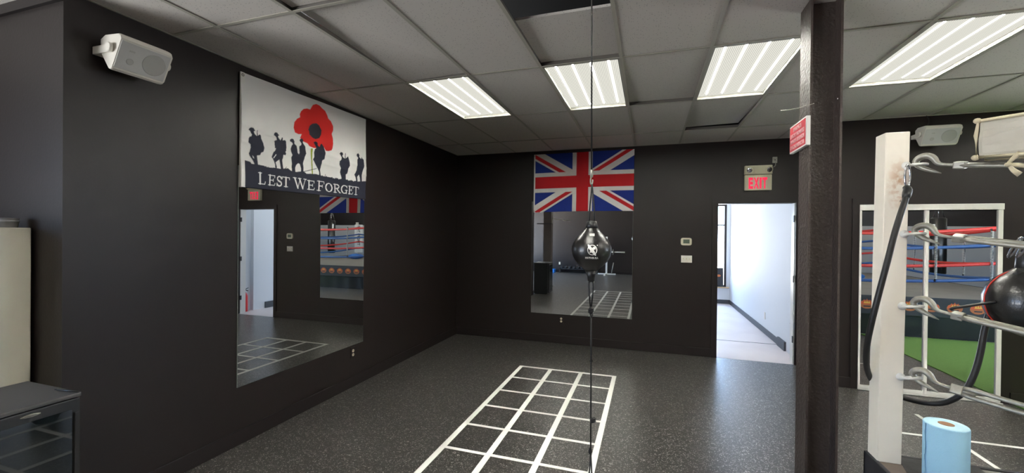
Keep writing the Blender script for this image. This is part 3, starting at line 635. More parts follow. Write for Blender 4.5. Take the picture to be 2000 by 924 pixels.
U_BLUE, U_RED, U_WHITE = (np.array(lin(q)) for q in ((30, 52, 140), (204, 36, 44), (236, 234, 232)))
def paint_union(x, y):
    X_, Y_ = x / 1.52 * 60 - 30, (y / .915 * 36 - 18)
    c = np.empty(x.shape + (3,)); c[:] = U_BLUE
    L_ = math.hypot(30, 18); nx_, ny_ = 18 / L_, 30 / L_
    d1 = X_ * nx_ - Y_ * ny_          # distance from the rising diagonal
    d2 = X_ * nx_ + Y_ * ny_          # distance from the falling diagonal
    c[(np.abs(d1) < 3.2) | (np.abs(d2) < 3.2)] = U_WHITE
    left = X_ < 0
    r_ = (left & (d1 > 0) & (d1 < 2.1)) | (~left & (d1 < 0) & (d1 > -2.1)) | (left & (d2 < 0) & (d2 > -2.1)) | (~left & (d2 > 0) & (d2 < 2.1))
    c[r_] = U_RED
    c[(np.abs(X_) < 6) | (np.abs(Y_) < 6)] = U_WHITE
    c[(np.abs(X_) < 3.6) | (np.abs(Y_) < 3.6)] = U_RED
    c[x < .022] = U_WHITE
    return c
def rip2(u, v):
    return .022 + .004 * np.sin(u * 9 + 2 * v) + .0025 * np.sin(u * 23 + v * 6) + .005 * (1 - v) * np.sin(u * 13 + 1) + .003 * np.sin(v * 9 + u * 5)
fu = flag('union_flag', 'red white and blue crossed flag pinned above the mirror on the back wall', (1.515, .905),
          lambda x, y, d: np.stack([1.335 + x - .004 * (1 - y / .9) * (x / 1.5), -d, 2.030 + y + (x / 1.515) * .012 - .014 * np.sin(x / 1.515 * math.pi) * (1 - y / .905) * -0.6], -1), .004, paint_union, rip2)
for z in (2.05, 2.915):
    MB().tube([(1.346 + .009 * math.cos(a), -.027, z + .009 * math.sin(a)) for a in (2 * math.pi * k / 14 for k in range(14))], .003, 6, True).build('grommet', M['galv'], fu)

# ------------------------------------------------------------------ small fittings on the walls
t = thing('exit_sign', 'beige exit sign with red letters and two emergency lamps above the doorway', 'exit sign', (4.445, 0, 2.304))
MB().box((4.287, -.055, 2.304), (4.606, -.001, 2.512), .006).build('sign_box', M['exit_body'], t)
MB().box((4.284, -.066, 2.518), (4.609, -.001, 2.636), .006).build('lamp_housing', M['exit_body'], t)
for k, (s_, x_) in enumerate((('E', 4.332), ('X', 4.392), ('I', 4.462), ('T', 4.493))):
    text(s_, 'letter', (x_, -.0555, 2.325), X, Z, {'E': .052, 'X': .062, 'I': .022, 'T': .058}[s_], .150, M['red_letter'], t, .0015, .045)
for x_, dx in ((4.345, -.3), (4.545, .3)):
    h_ = MB().lathe([(0, .020), (.02, .030), (.05, .042), (.062, .044)], (x_, -.066, 2.585), 20, (dx, -1, -.35)).build('lamp_head', M['exit_body'], t)
    MB().lathe([(.0625, .034), (.065, .030), (.067, .012)], (x_, -.066, 2.585), 20, (dx, -1, -.35)).build('lamp_bulb', M['chrome'], h_)
t2 = thing('junction_box', 'small grey metal electrical box with bent conduit above the exit sign', 'electrical box', (4.64, 0, 2.67))
MB().box((4.618, -.03, 2.665), (4.672, -.001, 2.745), .003).build('box', M['galv'], t2)
MB().tube([(4.652, -.02, 2.668), (4.655, -.022, 2.645), (4.645, -.025, 2.618), (4.612, -.028, 2.606)], .0055, 8, smooth=2).build('conduit', M['galv'], t2)
MB().lathe([(0, .008), (.004, .007)], (4.645, -.03, 2.705), 10, (0, -1, 0)).build('cover_screw', M['iron'], t2)
t = thing('thermostat', 'white rounded thermostat with a grey screen on the dark wall by the doorway', 'thermostat', (3.567, 0, 1.56))
b = MB()
out = []
for k in range(32):
    a = 2 * math.pi * k / 32; c_, s_ = math.cos(a), math.sin(a)
    out.append((.071 * abs(c_) ** .35 * (1 if c_ > 0 else -1), .053 * abs(s_) ** .45 * (1 if s_ > 0 else -1)))
b.prism(out, (3.567, -.024, 1.603), X, Z, Y, .023); b.build('case', M['ivory'], t)
MB().box((3.527, -.0255, 1.578), (3.609, -.024, 1.633)).build('screen', M['lcd'], t)
t = thing('light_switch_plate', 'three gang light switch plate below the white thermostat', 'light switch', (3.573, 0, 1.31))
MB().box((3.502, -.008, 1.306), (3.645, -.001, 1.406), .003).build('plate', M['white_plastic'], t)
for x_ in (3.532, 3.573, 3.614): MB().obox((x_, -.012, 1.357), (X, Y, Z + Y * .25), (.006, .008, .012), .001).build('toggle', M['ivory'], t)
def outlet(label, c_, ax):
    t = thing('wall_outlet', label, 'outlet', c_); n_ = Vector((1, 0, 0)) if ax == 'x' else Vector((0, -1, 0)); e_ = Vector((0, 1, 0)) if ax == 'x' else X
    c_ = Vector(c_)
    MB().obox(c_ + n_ * .003, (e_, n_, Z), (.036, .003, .058), .001).build('plate', M['trim_black'], t)
    for s_ in (-1, 1):
        r_ = MB().lathe([(0, .017), (.003, .0165), (.004, .014)], c_ + n_ * .0055 + Z * .021 * s_, 20, n_).build('receptacle', M['ivory'], t)
        q = MB()
        for d_ in (-.006, .006): q.obox(c_ + n_ * .0096 + Z * (.021 * s_ + .003) + e_ * d_, (e_, n_, Z), (.001, .0004, .004))
        q.build('slot', M['iron'], r_)
outlet('black plate electrical outlet low on the wall below the large left mirror', (.001, -2.592, .371), 'x')
outlet('black plate electrical outlet low on the back wall below the mirror', (1.789, -.001, .363), 'y')

def speaker(label, o, along, out_, length):
    """o: wall point behind the middle; along: long axis; out_: away from the wall. Front tilts down."""
    o, a, n_ = Vector(o), Vector(along), Vector(out_)
    t = thing('wall_speaker', label, 'speaker', o, 'white loudspeakers on the walls')
    prof = [(-.115, .085), (-.075, .105), (.045, .098), (.064, .088), (.072, .066), (-.012, -.092), (-.026, -.100), (-.045, -.092), (-.105, -.005), (-.115, .03)]
    c_ = o + n_ * .165
    hb = MB()
    k = len(prof); L2 = length / 2
    secs = [(-L2, .95), (-L2 + .004, .985), (-L2 + .010, 1.0), (L2 - .03, 1.0), (L2 - .012, .98), (L2 - .004, .94), (L2, .88)]
    rings = [[hb.b.verts.new(c_ + a * s_ + n_ * (x_ * q) + Z * (z_ * q)) for x_, z_ in prof] for s_, q in secs]
    for A, B_ in zip(rings, rings[1:]):
        for j_ in range(k): hb.b.faces.new((A[j_], A[(j_ + 1) % k], B_[(j_ + 1) % k], B_[j_]))
    hb.b.faces.new(rings[0]); hb.b.faces.new(rings[-1][::-1])
    hb.build('cabinet', M['white_plastic'], t)
    e_ = (n_ * (.072 + .012) + Z * (.066 + .092)).normalized(); f_ = a.cross(e_)
    if f_.dot(n_) < 0: f_ = -f_
    mid = c_ + n_ * .030 + Z * (-.013)
    gr = MB().obox(mid + f_ * .001 - a * .004, (a, e_, f_), (L2 - .008, .079, .003), .002).build('grille', M['grille'], t)
    MB().lathe([(0, .062), (.0008, .060)], mid + f_ * .0042 + a * length * .19, 40, f_).build('woofer', M['grille_dark'], gr)
    MB().lathe([(0, .018), (.0006, .016)], mid + f_ * .0042 - a * length * .25 - e_ * .025, 24, f_).build('tweeter', M['grille_dark'], gr)
    MB().obox(mid + f_ * .0042 - a * length * .26 + e_ * .035, (a, e_, f_), (.014, .005, .0006)).build('badge', M['grille_dark'], gr)
    br = MB()
    for s_ in (-1, 1):
        br.obox(o + a * s_ * (L2 + .006) + n_ * .085 + Z * .02, (a, n_, Z), (.004, .083, .022), .002)
        br.lathe([(0, .026), (.010, .026), (.016, .022)], o + a * s_ * (L2 + .008) + n_ * .155 + Z * .02, 24, a * s_)
    br.obox(o + n_ * .004 + Z * .02, (a, n_, Z), (L2 + .01, .004, .022), .002)
    br.build('bracket', M['white_plastic'], t)
    return t
speaker('white wall speaker high on the left wall, tilted down beside the soldiers flag', (.002, -4.71, 2.695), (0, 1, 0), (1, 0, 0), .27)
sp = speaker('white wall speaker above the mirrored closet doors, behind the ring post', (5.90, YR - .002, 2.745), (1, 0, 0), (0, -1, 0), .30)
MB().tube([(5.80, YR - .10, 2.84), (5.87, YR - .05, 2.89), (5.89, YR - .02, 2.95), (5.86, YR - .02, 2.99)], .004, 8, smooth=2).build('speaker_wire', M['trim_black'], sp)
# ------------------------------------------------------------------ hanging double-end bag on its cords
BX, BY, BZ = 2.775, -4.182, 1.606
tag(MB().tube([(BX - .018, BY + .003, 3.76), (BX - .014, BY, 3.0), (BX - .004, BY, 2.02)], .0042, 8).build('hanging_cord', M['black_rubber'], origin=(BX, BY, 2.02)),
    'thin black cord coming out of the open ceiling hole, holding the bag', 'cord')
hk = thing('cord_hook', 'pale plastic hook joining the ceiling cord to the black bag loop', 'hook', (BX - .003, BY, 1.95))
MB().tube([(BX - .003, BY, 2.024), (BX - .003, BY, 2.005), (BX - .004, BY, 1.985)], [.007, .009, .008], 10).build('swivel', M['galv'], hk)
MB().tube([(BX - .004, BY, 1.99), (BX - .009, BY, 1.975), (BX - .009, BY, 1.955), (BX - .004, BY, 1.945), (BX + .002, BY, 1.955), (BX + .002, BY, 1.972)], .0038, 8, smooth=2).build('hook_bend', M['galv'], hk)
t = thing('double_end_bag', 'black teardrop boxing bag with white round logo hanging before the mirror', 'punching bag', (BX, BY, BZ))
prof = [(-.155, .012), (-.140, .014), (-.128, .020), (-.112, .030), (-.098, .046), (-.082, .064), (-.06, .083), (-.035, .096), (-.01, .1015), (.012, .101), (.034, .094), (.055, .080), (.075, .062), (.095, .044), (.113, .031), (.130, .024), (.142, .020)]
MB().lathe(prof, (BX, BY, BZ), 48, mod=lambda a: 1 + .018 * abs(math.cos(3 * a)) - .006).build('bag_body', M['leather'], t)
MB().lathe([(.112, .0335), (.128, .029), (.146, .026), (.148, .020)], (BX, BY, BZ), 24).build('top_sleeve', M['black_vinyl'], t)
MB().lathe([(-.170, .012), (-.165, .018), (-.14, .021), (-.112, .033)], (BX, BY, BZ), 24).build('bottom_sleeve', M['black_vinyl'], t)
vd = (CAM - Vector((BX, BY, BZ))); vd.z = 0; vd.normalize(); ve = Z.cross(vd)     # the side that carries the print
def on_bag(x_, z_, lift=.0012):      # a point of the bag's skin x_ metres round from the print's centre
    r_ = np.interp(z_, [p_[0] for p_ in prof], [p_[1] for p_ in prof]) * 1.01 + lift
    a = x_ / r_
    return Vector((BX, BY, BZ)) + (vd * math.cos(a) + ve * math.sin(a)) * r_ + Z * z_
def patch(mb, poly, n=3):
    """printed patch following the bag's skin; poly in metres round/up"""
    from mathutils.geometry import tessellate_polygon
    vs = [mb.b.verts.new(on_bag(*q)) for q in poly]
    for tri in tessellate_polygon([[Vector((x_, z_, 0)) for x_, z_ in poly]]):
        try: mb.b.faces.new([vs[i] for i in tri])
        except ValueError: pass
lb = MB(); sx_ = .004
ring_o = [(sx_ + .0245 * math.cos(2 * math.pi * k / 40), .0 + .0265 * math.sin(2 * math.pi * k / 40)) for k in range(40)]
ring_i = [(sx_ + .0205 * math.cos(2 * math.pi * k / 40), .0 + .0225 * math.sin(2 * math.pi * k / 40)) for k in range(40)]
vo_ = [lb.b.verts.new(on_bag(*q)) for q in ring_o]; vi_ = [lb.b.verts.new(on_bag(*q)) for q in ring_i]
for k in range(40): lb.b.faces.new((vo_[k], vo_[(k + 1) % 40], vi_[(k + 1) % 40], vi_[k]))
patch(lb, [(sx_ - .024, .028), (sx_ - .016, .027), (sx_ - .004, .014), (sx_ + .004, .005), (sx_ + .013, -.010), (sx_ + .020, -.026), (sx_ + .015, -.029), (sx_ + .002, -.017), (sx_ - .010, -.004), (sx_ - .020, .012)])
patch(lb, [(sx_ - .002, .008), (sx_ + .006, .016), (sx_ + .013, .017), (sx_ + .017, .010), (sx_ + .015, .002), (sx_ + .010, .004), (sx_ + .006, -.002)])
patch(lb, [(sx_ - .006, -.004), (sx_ - .014, -.008), (sx_ - .012, -.014), (sx_ - .006, -.012), (sx_ + .002, -.014)])
patch(lb, [(sx_ + .023, .022), (sx_ + .027, .022), (sx_ + .027, .026), (sx_ + .023, .026)])
lb.build('round_logo', M['white_print'], t, label='white round bird logo')
wd = text('HAYABUSA', 'word_mark', (0, 0, 0), X, Y, .066, .0105, M['white_print'], t, .0004, .03, label='white word mark')
off = world_of(t)
for v in wd.data.vertices:
    v.co = on_bag(v.co.x + off.x - .033 + .002, v.co.y + off.y - .0455, .0008 + (v.co.z + off.z)) - off
lb = MB(); patch(lb, [(-.011, .070), (.015, .070), (.015, .083), (-.011, .083)]); lb.build('label', M['white_print'], t)
for s_ in (-1, 1):
    MB().tube([(BX - .001, BY, 1.948), (BX + .004 * s_, BY, 1.90), (BX + .012 * s_, BY, 1.82), (BX + .014 * s_, BY, BZ + .135)], .0038, 8, smooth=1).build('loop_cord', M['black_rubber'], t)
    MB().tube([(BX + .010 * s_, BY, BZ - .162), (BX + .012 * s_, BY, 1.40), (BX + .002 * s_, BY, 1.298)], .0038, 8, smooth=1).build('loop_cord', M['black_rubber'], t)
lc = thing('anchor_cord', 'thin black knotted cord from the bag down to the floor weight', 'cord', (BX, BY, 1.0))
ln = MB()
ln.tube([(BX + .001, BY, 1.30), (BX + .004, BY, 1.1), (BX + .006, BY, .73), (BX + .008, BY, .52)], .0042, 8)
for s_ in (-1, 1): ln.tube([(BX + .008, BY, .53), (BX + .008 + s_ * .007, BY, .42), (BX + .010 + s_ * .010, BY, .235)], .004, 8)
ln.build('cord_line', M['black_rubber'], lc)
for z_, r_, dx, kd in ((1.285, .013, .001, 1.7), (1.262, .008, .003, 2.2), (1.02, .0065, .005, 1.5), (.710, .0135, .017, 1.0), (.545, .009, .005, 2.2)):
    q = MB().sphere((BX + dx, BY, z_), r_, (1, 1, kd), 14)
    for k in range(3): q.tube([(BX + dx + r_ * .95 * math.cos(a), BY + r_ * .95 * math.sin(a), z_ + (k - 1) * r_ * .55 + r_ * .25 * math.cos(a)) for a in (2 * math.pi * j_ / 10 for j_ in range(10))], r_ * .28, 6, True)
    q.build('knot', M['black_rubber'], lc)
kb = thing('kettlebell', 'black kettlebell on the floor weighing down the bag cord', 'kettlebell', (BX + .01, BY, 0))
MB().lathe([(.0, .062), (.012, .074), (.05, .098), (.09, .102), (.13, .088), (.155, .062), (.165, .04)], (BX + .01, BY, .0), 32).build('bell', M['iron'], kb)
MB().tube([(BX - .045, BY, .135), (BX - .052, BY, .18), (BX - .03, BY, .222), (BX + .01, BY, .232), (BX + .05, BY, .222), (BX + .072, BY, .18), (BX + .065, BY, .135)], .0145, 12, smooth=2).build('handle', M['iron'], kb)

# ------------------------------------------------------------------ white tape markings on the rubber floor
t = MB()
LX0, LX1, LY0, LY1 = 1.535, 2.690, -1.285, -6.46
for k, x_ in enumerate((LX0, 1.918, 2.295, LX1)):
    wd_ = .024
    t.box((x_ - wd_, LY1, 0), (x_ + wd_, LY0 + .02, .0012))
for k in range(13):
    y_ = LY0 - k * .4285
    t.box((LX0, y_ - (.022 if k == 0 else .017), .0001), (LX1, y_ + (.022 if k == 0 else .017), .0014))
tag(t.build('tape_ladder_grid', M['tape'], origin=(2.1, -3.8, 0)), 'long grid of white tape squares stuck on the dark rubber floor', 'floor marking')
t = MB().box((5.02, -1.938, 0), (6.06, -1.903, .0012)).box((5.494, -2.44, .0001), (5.528, -1.40, .0014))
tag(t.build('tape_cross', M['tape'], origin=(5.5, -1.92, 0)), 'white tape cross on the floor in front of the mirrored closet doors', 'floor marking')

# ------------------------------------------------------------------ boxing ring
RX0, RX1, RY0, RY1, DZ = 4.03, 9.62, -9.61, -4.02, .68
t = thing('boxing_ring', 'raised boxing ring platform with grey canvas and black logo apron', 'boxing ring', (RX0, RY1, 0))
MB().box((RX0 + .02, RY0 + .02, .58), (RX1 - .02, RY1 - .02, DZ), .006).build('canvas_deck', M['canvas'], t)
MB().box((RX0 + .021, RY1 - .24, DZ), (RX0 + .20, RY1 - .021, DZ + .0018)).build('corner_board', M['plywood'], t, label='bare dusty board at the corner')
MB().prism([(4.135, -4.035), (4.44, -4.035), (4.42, -4.30), (4.36, -4.55), (4.24, -4.52), (4.15, -4.40), (4.115, -4.28), (4.118, -4.18), (4.132, -4.12)], (0, 0, DZ), X, Y, Z, .004).build('cover_flap', M['black_vinyl'], t, label='black vinyl cover folded over the corner')
ap = MB()
for lo, hi in (((RX0, RY0, .36), (RX0 + .02, RY1, DZ + .006)), ((RX1 - .02, RY0, .36), (RX1, RY1, DZ + .006)), ((RX0, RY1 - .02, .36), (RX1, RY1, DZ + .006)), ((RX0, RY0, .36), (RX1, RY0 + .02, DZ + .006))):
    ap.box(lo, hi, .006)
ap = ap.build('apron_band', M['apron'], t)
sk = MB(); pts = []
def skirt_line(a, b_, n=60):
    a, b_ = Vector(a), Vector(b_); d_ = (b_ - a); nn = d_.normalized().cross(Z)
    return [a + d_ * k / n + nn * (.012 * math.sin(k * 1.3) + .008 * math.sin(k * .47)) for k in range(n + 1)]
cs = [(RX0 + .04, RY0 + .04), (RX1 - .04, RY0 + .04), (RX1 - .04, RY1 - .04), (RX0 + .04, RY1 - .04)]
for k in range(4):
    ln = skirt_line((*cs[k], 0), (*cs[(k + 1) % 4], 0))
    lo = [sk.b.verts.new((q.x, q.y, .005)) for q in ln]; hi = [sk.b.verts.new((q.x, q.y, .50)) for q in ln]
    for j_ in range(60): sk.b.faces.new((lo[j_], lo[j_ + 1], hi[j_ + 1], hi[j_])).smooth = True
sk.build('skirt', M['black_vinyl'], t)
def logo(c_, ex, n_):
    c_, ex, n_ = Vector(c_), Vector(ex), Vector(n_); q = MB()
    q.prism([(.105 * math.cos(2 * math.pi * k / 24), .078 * math.sin(2 * math.pi * k / 24) - .012) for k in range(24)], c_, ex, Z, n_, .001, 0)
    q.prism([(-.095, -.01), (-.085, .04), (-.06, .02), (-.045, .075), (-.02, .035), (0, .088), (.02, .035), (.045, .075), (.06, .02), (.085, .04), (.095, -.01)], c_ + n_ * .0012, ex, Z, n_, .001, 1)
    q.prism([(-.05, .005), (-.03, .05), (-.015, .015), (0, .06), (.015, .015), (.03, .05), (.05, .005)], c_ + n_ * .0024, ex, Z, n_, .001, 2)
    q.prism([(-.055, -.035), (.055, -.035), (.048, -.055), (-.048, -.055)], c_ + n_ * .0024, ex, Z, n_, .001, 3)
    return q.build('logo', [M['orange'], M['flame'], M['yellow'], M['iron']], ap)
for k in range(18): logo((4.30 + .30 * k, RY1, .535), (-1, 0, 0), (0, 1, 0))
for k in range(18): logo((RX0, RY1 - .27 - .30 * k, .535), (0, -1, 0), (-1, 0, 0))
def taper_post(label, c_, top, lean):
    q = MB(); x_, y_ = c_
    q.box((x_ - .044, y_ - .044, DZ + .002), (x_ + .044, y_ + .044, top), .004)
    for v in q.b.verts:
        if v.co.z > 1.4: v.co.x += lean
    return q
t = thing('ring_post', 'white scuffed steel ring corner post standing by the dark column', 'ring post', (4.086, -4.073, DZ), 'ring corner posts')
taper_post('', (4.086, -4.073), 2.15, .014).build('post_tube', M['post'], t)
HOOKS = [2.000, 1.700, 1.383, 1.071]
P0 = Vector((4.11, -4.05, 0)); DV = Vector((.7071, -.7071, 0)); NV = Vector((.7071, .7071, 0))
for k, z_ in enumerate(HOOKS):
    q = MB(); x_ = 4.118 + .014 * (z_ - DZ) / 1.47
    q.lathe([(0, .017), (.004, .017), (.006, .012), (.012, .012), (.014, .008)], (x_, -4.1165, z_), 16, (0, -1, 0))
    q.tube([(x_ - .006, -4.126, z_ - .002), (x_ + .012, -4.140, z_), (x_ + .05, -4.134, z_ + .003), (x_ + .072, -4.126, z_ + .003), (x_ + .070, -4.112, z_ + .003), (x_ + .045, -4.116, z_ + .002), (x_ + .012, -4.120, z_)], .0058, 8, smooth=2)
    q.build('eye_bolt', M['white_paint'], t)
for k, (x_, y_) in enumerate(((9.564, -4.073), (9.564, -9.557), (4.086, -9.557))):
    lab = ['white ring corner post with red and grey pad beyond the green turf', 'white ring corner post carrying the tall white pad, far across the ring', 'white ring corner post beside the rear end of the ring, near the dumbbells'][k]
    o = thing('ring_post', lab, 'ring post', (x_, y_, DZ), 'ring corner posts')
    taper_post('', (x_, y_), 2.15, 0).build('post_tube', M['post'], o)

def turnbuckle(label, z0, slope, roll, base, dv, shiny=False):
    base, dv = Vector(base), Vector(dv); nv = Vector((-dv.y, dv.x, 0))
    e = (dv + Z * slope).normalized(); u_ = nv.cross(e) * -1 if nv.cross(e).z < 0 else nv.cross(e)
    s0 = .085
    P = lambda s, tt, l=0: base + Z * z0 + dv * s + Z * (slope * (s - s0)) + u_ * tt + nv * l
    t = thing('turnbuckle', label, 'turnbuckle', P(.205, 0), 'ring rope turnbuckles')
    pts = [P(.170, -.034), (P(.145, -.027)), P(.112, -.016), P(.088, -.002), P(.079, .012), P(.086, .028), P(.103, .038), P(.122, .038), P(.137, .028), P(.147, .012), P(.160, .002), P(.185, 0), P(.212, 0)]
    rr = [.002, .009, .014, .015, .0155, .0165, .0175, .0175, .017, .014, .0105, .009, .009]
    MB().tube(pts, rr, 14, smooth=2, flat=.75, upv=nv).build('hook', M['galv'], t)
    a = math.radians(roll); la = u_ * math.cos(a) + nv * math.sin(a); lb_ = nv * math.cos(a) - u_ * math.sin(a)
    f = MB()
    f.obox(P(.222, 0), (e, la, lb_), (.018, .019, .014), .004)
    f.obox(P(.560, 0), (e, la, lb_), (.018, .019, .014), .004)
    for s_ in (-1, 1):
        f.tube([P(.225, 0) + la * .010 * s_, P(.26, 0) + la * .015 * s_, P(.52, 0) + la * .015 * s_, P(.556, 0) + la * .010 * s_], .0092, 10)
    f.build('frame', M['galv'], t)
    MB().tube([P(.195, 0), P(.275, 0)], .0072, 10).build('thread', M['galv'], t)
    MB().tube([P(.50, 0), P(.63, 0)], .0072, 10).build('thread', M['galv'], t)
    MB().tube([P(.655 + .030 * math.cos(q), .030 * math.sin(q)) for q in (2 * math.pi * j_ / 20 for j_ in range(20))], .007, 8, True).build('eye', M['galv'], t)
    return P
TBL = ['top turnbuckle of the white ring post, under the cream pad', 'second turnbuckle from the top, holding the black ball bag',
       'third turnbuckle from the top, crossing in front of the black ball bag', 'lowest turnbuckle of the white ring post, above the paper towel']
ends = []
for k in range(4):
    Pf = turnbuckle(TBL[k], HOOKS[k] + .003, [-.15, -.14, -.15, -.08][k], [80, 70, 80, 25][k], P0, DV)
    ends.append(Pf(.68, 0))

def ring_rope(label, z_, material, k):
    # one padded rope running round the four sides, sagging a little on each
    i0_ = .552
    xs0, xs1, ys0, ys1 = RX0 + i0_, RX1 - i0_, RY0 + i0_, RY1 - i0_
    pts = []
    corners = [(xs0, ys1), (xs1, ys1), (xs1, ys0), (xs0, ys0)]
    for c_ in range(4):
        a, b_ = Vector((*corners[c_], 0)), Vector((*corners[(c_ + 1) % 4], 0)); d_ = (b_ - a).normalized()
        for j_ in range(14):
            f_ = .014 + .972 * j_ / 13
            p_ = a.lerp(b_, f_); p_.z = z_ - .145 * 4 * f_ * (1 - f_) * (.9 if k else 1); pts.append(p_)
    pts = pts[:14] + [Vector((xs1 - .012, ys1 - .012, z_))] + pts[14:28] + [Vector((xs1 - .012, ys0 + .012, z_))] + pts[28:42] + [Vector((xs0 + .012, ys0 + .012, z_))] + pts[42:] + [Vector((xs0 + .012, ys1 - .012, z_))]
    o = MB().tube(pts, .028, 12, True).build('ring_rope', material, origin=(xs0, ys1, z_))
    return tag(o, label, 'ring rope', 'ring ropes')
RL = ['top red ring rope', 'upper blue ring rope, second from the top', 'lower red ring rope, third from the top', 'lowest blue ring rope just above the canvas']
for k in range(4): ring_rope(RL[k] + ' of the boxing ring', ends[k].z, M['rope_red'] if k % 2 == 0 else M['rope_blue'], k)
def spacer(label, x_, y_):
    q = MB(); zt, zb = 1.80, 1.0
    q.tube([(x_, y_, 1.86), (x_ + .01, y_ + .02, 1.45), (x_, y_, .92)], .012, 8, mi=0)
    n_ = 34
    for j_ in range(n_):
        z_ = .97 + (1.83 - .97) * j_ / n_
        q.lathe([(0, .012), (.004, .021), (.009, .021), (.013, .012)], (x_ + .006, y_ + .010, z_), 10, mi=1)
    tag(q.build('rope_spacer', [M['black_vinyl'], M['white_print']], origin=(x_, y_, .92)), label, 'rope spacer', 'beaded spacers tying the ring ropes')
yb, xb_ = RY1 - .52, RX0 + .52
spacer('black and white beaded spacer on the near ring ropes, closest to the white post', 5.95, yb)
spacer('black and white beaded spacer on the near ring ropes, halfway along the mirrored doors', 7.90, yb)
spacer('black and white beaded spacer on the near ring ropes, right beside the red pad', 8.66, yb)
spacer('black and white beaded spacer on the far side ring ropes, towards the white pad', RX1 - .52, -7.65)
spacer('black and white beaded spacer on the far side ring ropes, towards the red pad', RX1 - .52, -6.0)
# corner pads
o = thing('corner_pad', 'tall white corner pad with dark vertical lettering across the ring', 'corner pad', (9.18, -9.17, .75))
ax_ = Vector((-.7071, .7071, 0)); nx_2 = Vector((.7071, .7071, 0))
MB().obox((9.16, -9.15, 1.42), (nx_2, ax_, Z), (.17, .05, .62), .03).build('pad_body', M['white_paint'], o)
q = text('FIGHT', 'lettering', Vector((9.16, -9.15, 1.62)) + ax_ * .051 + nx_2 * .06, Z * -1, nx_2 * -1, .50, .11, M['black_plastic'], o, .001, .02)
q = text('FIGHT', 'lettering', Vector((9.16, -9.15, 2.00)) + ax_ * .051 + nx_2 * .06, Z * -1, nx_2 * -1, .30, .11, M['black_plastic'], o, .001, .02)
o = thing('corner_pad', 'tall red and grey corner pad at the ring corner over the green turf', 'corner pad', (9.15, -4.49, .75))
MB().obox((9.14, -4.50, 1.42), ((.7071, -.7071, 0), (.7071, .7071, 0), Z), (.13, .05, .60), .03).build('pad_body', M['rope_red'], o)
MB().obox((9.215, -4.425, 1.42), ((.7071, -.7071, 0), (.7071, .7071, 0), Z), (.12, .05, .55), .03).build('pad_back', M['grey_vinyl'], o)
# cream pad tied on the top turnbuckle
o = thing('turnbuckle_pad', 'worn cream vinyl pad tied with strips over the top turnbuckle', 'corner pad', P0 + DV * .5 + Z * 2.07)
pe = (DV + Z * -.03).normalized(); pu = NV.cross(pe) if NV.cross(pe).z > 0 else -NV.cross(pe)
pc = P0 + DV * .532 + Z * 2.060 - NV * .02
q = MB().obox(pc, (pe, NV, pu), (.245, .045, .070), .012)
bmesh.ops.subdivide_edges(q.b, edges=q.b.edges[:], cuts=3, use_grid_fill=True)
for v in q.b.verts: v.co += Vector((math.sin(v.co.z * 60 + v.co.x * 31), math.sin(v.co.x * 43 + v.co.z * 23), math.sin(v.co.x * 37 + v.co.y * 29))) * .0022
pb = q.build('pad_body', M['pad_vinyl'], o)
sm = MB()
for sy in (-1, 1):
    cs_ = [pc + pe * (.245 * a) + NV * (.047 * sy) + pu * (.070 * b_) for a, b_ in ((-1, -1), (-.5, -1.04), (0, -1), (1, -1), (1, 1), (0, 1.0), (-.6, 1.03), (-1, 1), (-1.02, .2))]
    sm.tube(cs_, .0065, 8, True, flat=.8)
for a, b_ in ((-1, -1), (-1, 1)):
    for sy in (-1,): sm.sphere(pc + pe * (.248 * a) + NV * (.046 * sy) + pu * (.071 * b_), .0125, (1, 1, .9), 10)
sm.build('seam', M['pad_seam'], o, label='yellowed folded seam')
kn = pc - pe * .158 - NV * .045 - pu * .09
st = MB().tube([pc - pe * .135 - NV * .045 - pu * .066, pc - pe * .145 - NV * .055 - pu * .082, kn - NV * .012 - pu * .012], [.008, .008, .006], 8, flat=.35, smooth=2)
st.sphere(kn - NV * .012 - pu * .018, .010, (1.2, 1, .9), 10)
st.tube([kn - NV * .012 - pu * .018, kn + pe * .012 - NV * .018 - pu * .040, kn + pe * .030 - NV * .018 - pu * .058], [.006, .009, .011], 8, flat=.3, smooth=2)
st.tube([kn - NV * .012 - pu * .016, kn + pe * .05 - NV * .014 - pu * .030, kn + pe * .11 - NV * .012 - pu * .040], [.006, .008, .008], 8, flat=.3, smooth=2)
st.build('tie', M['pad_seam'], o)

# resistance tube clipped to the post and looping to the ball bag
o = thing('resistance_tube', 'thick black rubber tube clipped to the ring post and looping round it', 'exercise tube', (4.12, -4.16, 1.887))
TP = [(4.116, -4.164, 1.887), (4.094, -4.192, 1.841), (4.066, -4.217, 1.779), (4.036, -4.238, 1.692), (4.015, -4.245, 1.596), (3.996, -4.247, 1.509), (3.978, -4.243, 1.410), (3.969, -4.225, 1.320), (3.968, -4.194, 1.229), (3.987, -4.136, 1.143), (4.025, -4.061, 1.060), (4.073, -4.004, 0.995), (4.133, -3.974, 0.955), (4.197, -3.964, 0.933), (4.264, -3.984, 0.924), (4.316, -4.020, 0.939), (4.339, -4.064, 0.980), (4.360, -4.089, 1.025), (4.387, -4.090, 1.094), (4.411, -4.082, 1.182), (4.434, -4.063, 1.279), (4.443, -4.071, 1.358), (4.447, -4.090, 1.420), (4.459, -4.117, 1.474), (4.483, -4.130, 1.518), (4.493, -4.148, 1.556)]
MB().tube(TP, .0115, 12, smooth=2).build('tube', M['black_rubber'], o)
MB().tube([(4.112, -4.150, 1.905), (4.118, -4.160, 1.893), (4.110, -4.170, 1.872), (4.100, -4.184, 1.852)], [.010, .016, .017, .013], 10, smooth=1).build('tube_end', M['black_vinyl'], o)
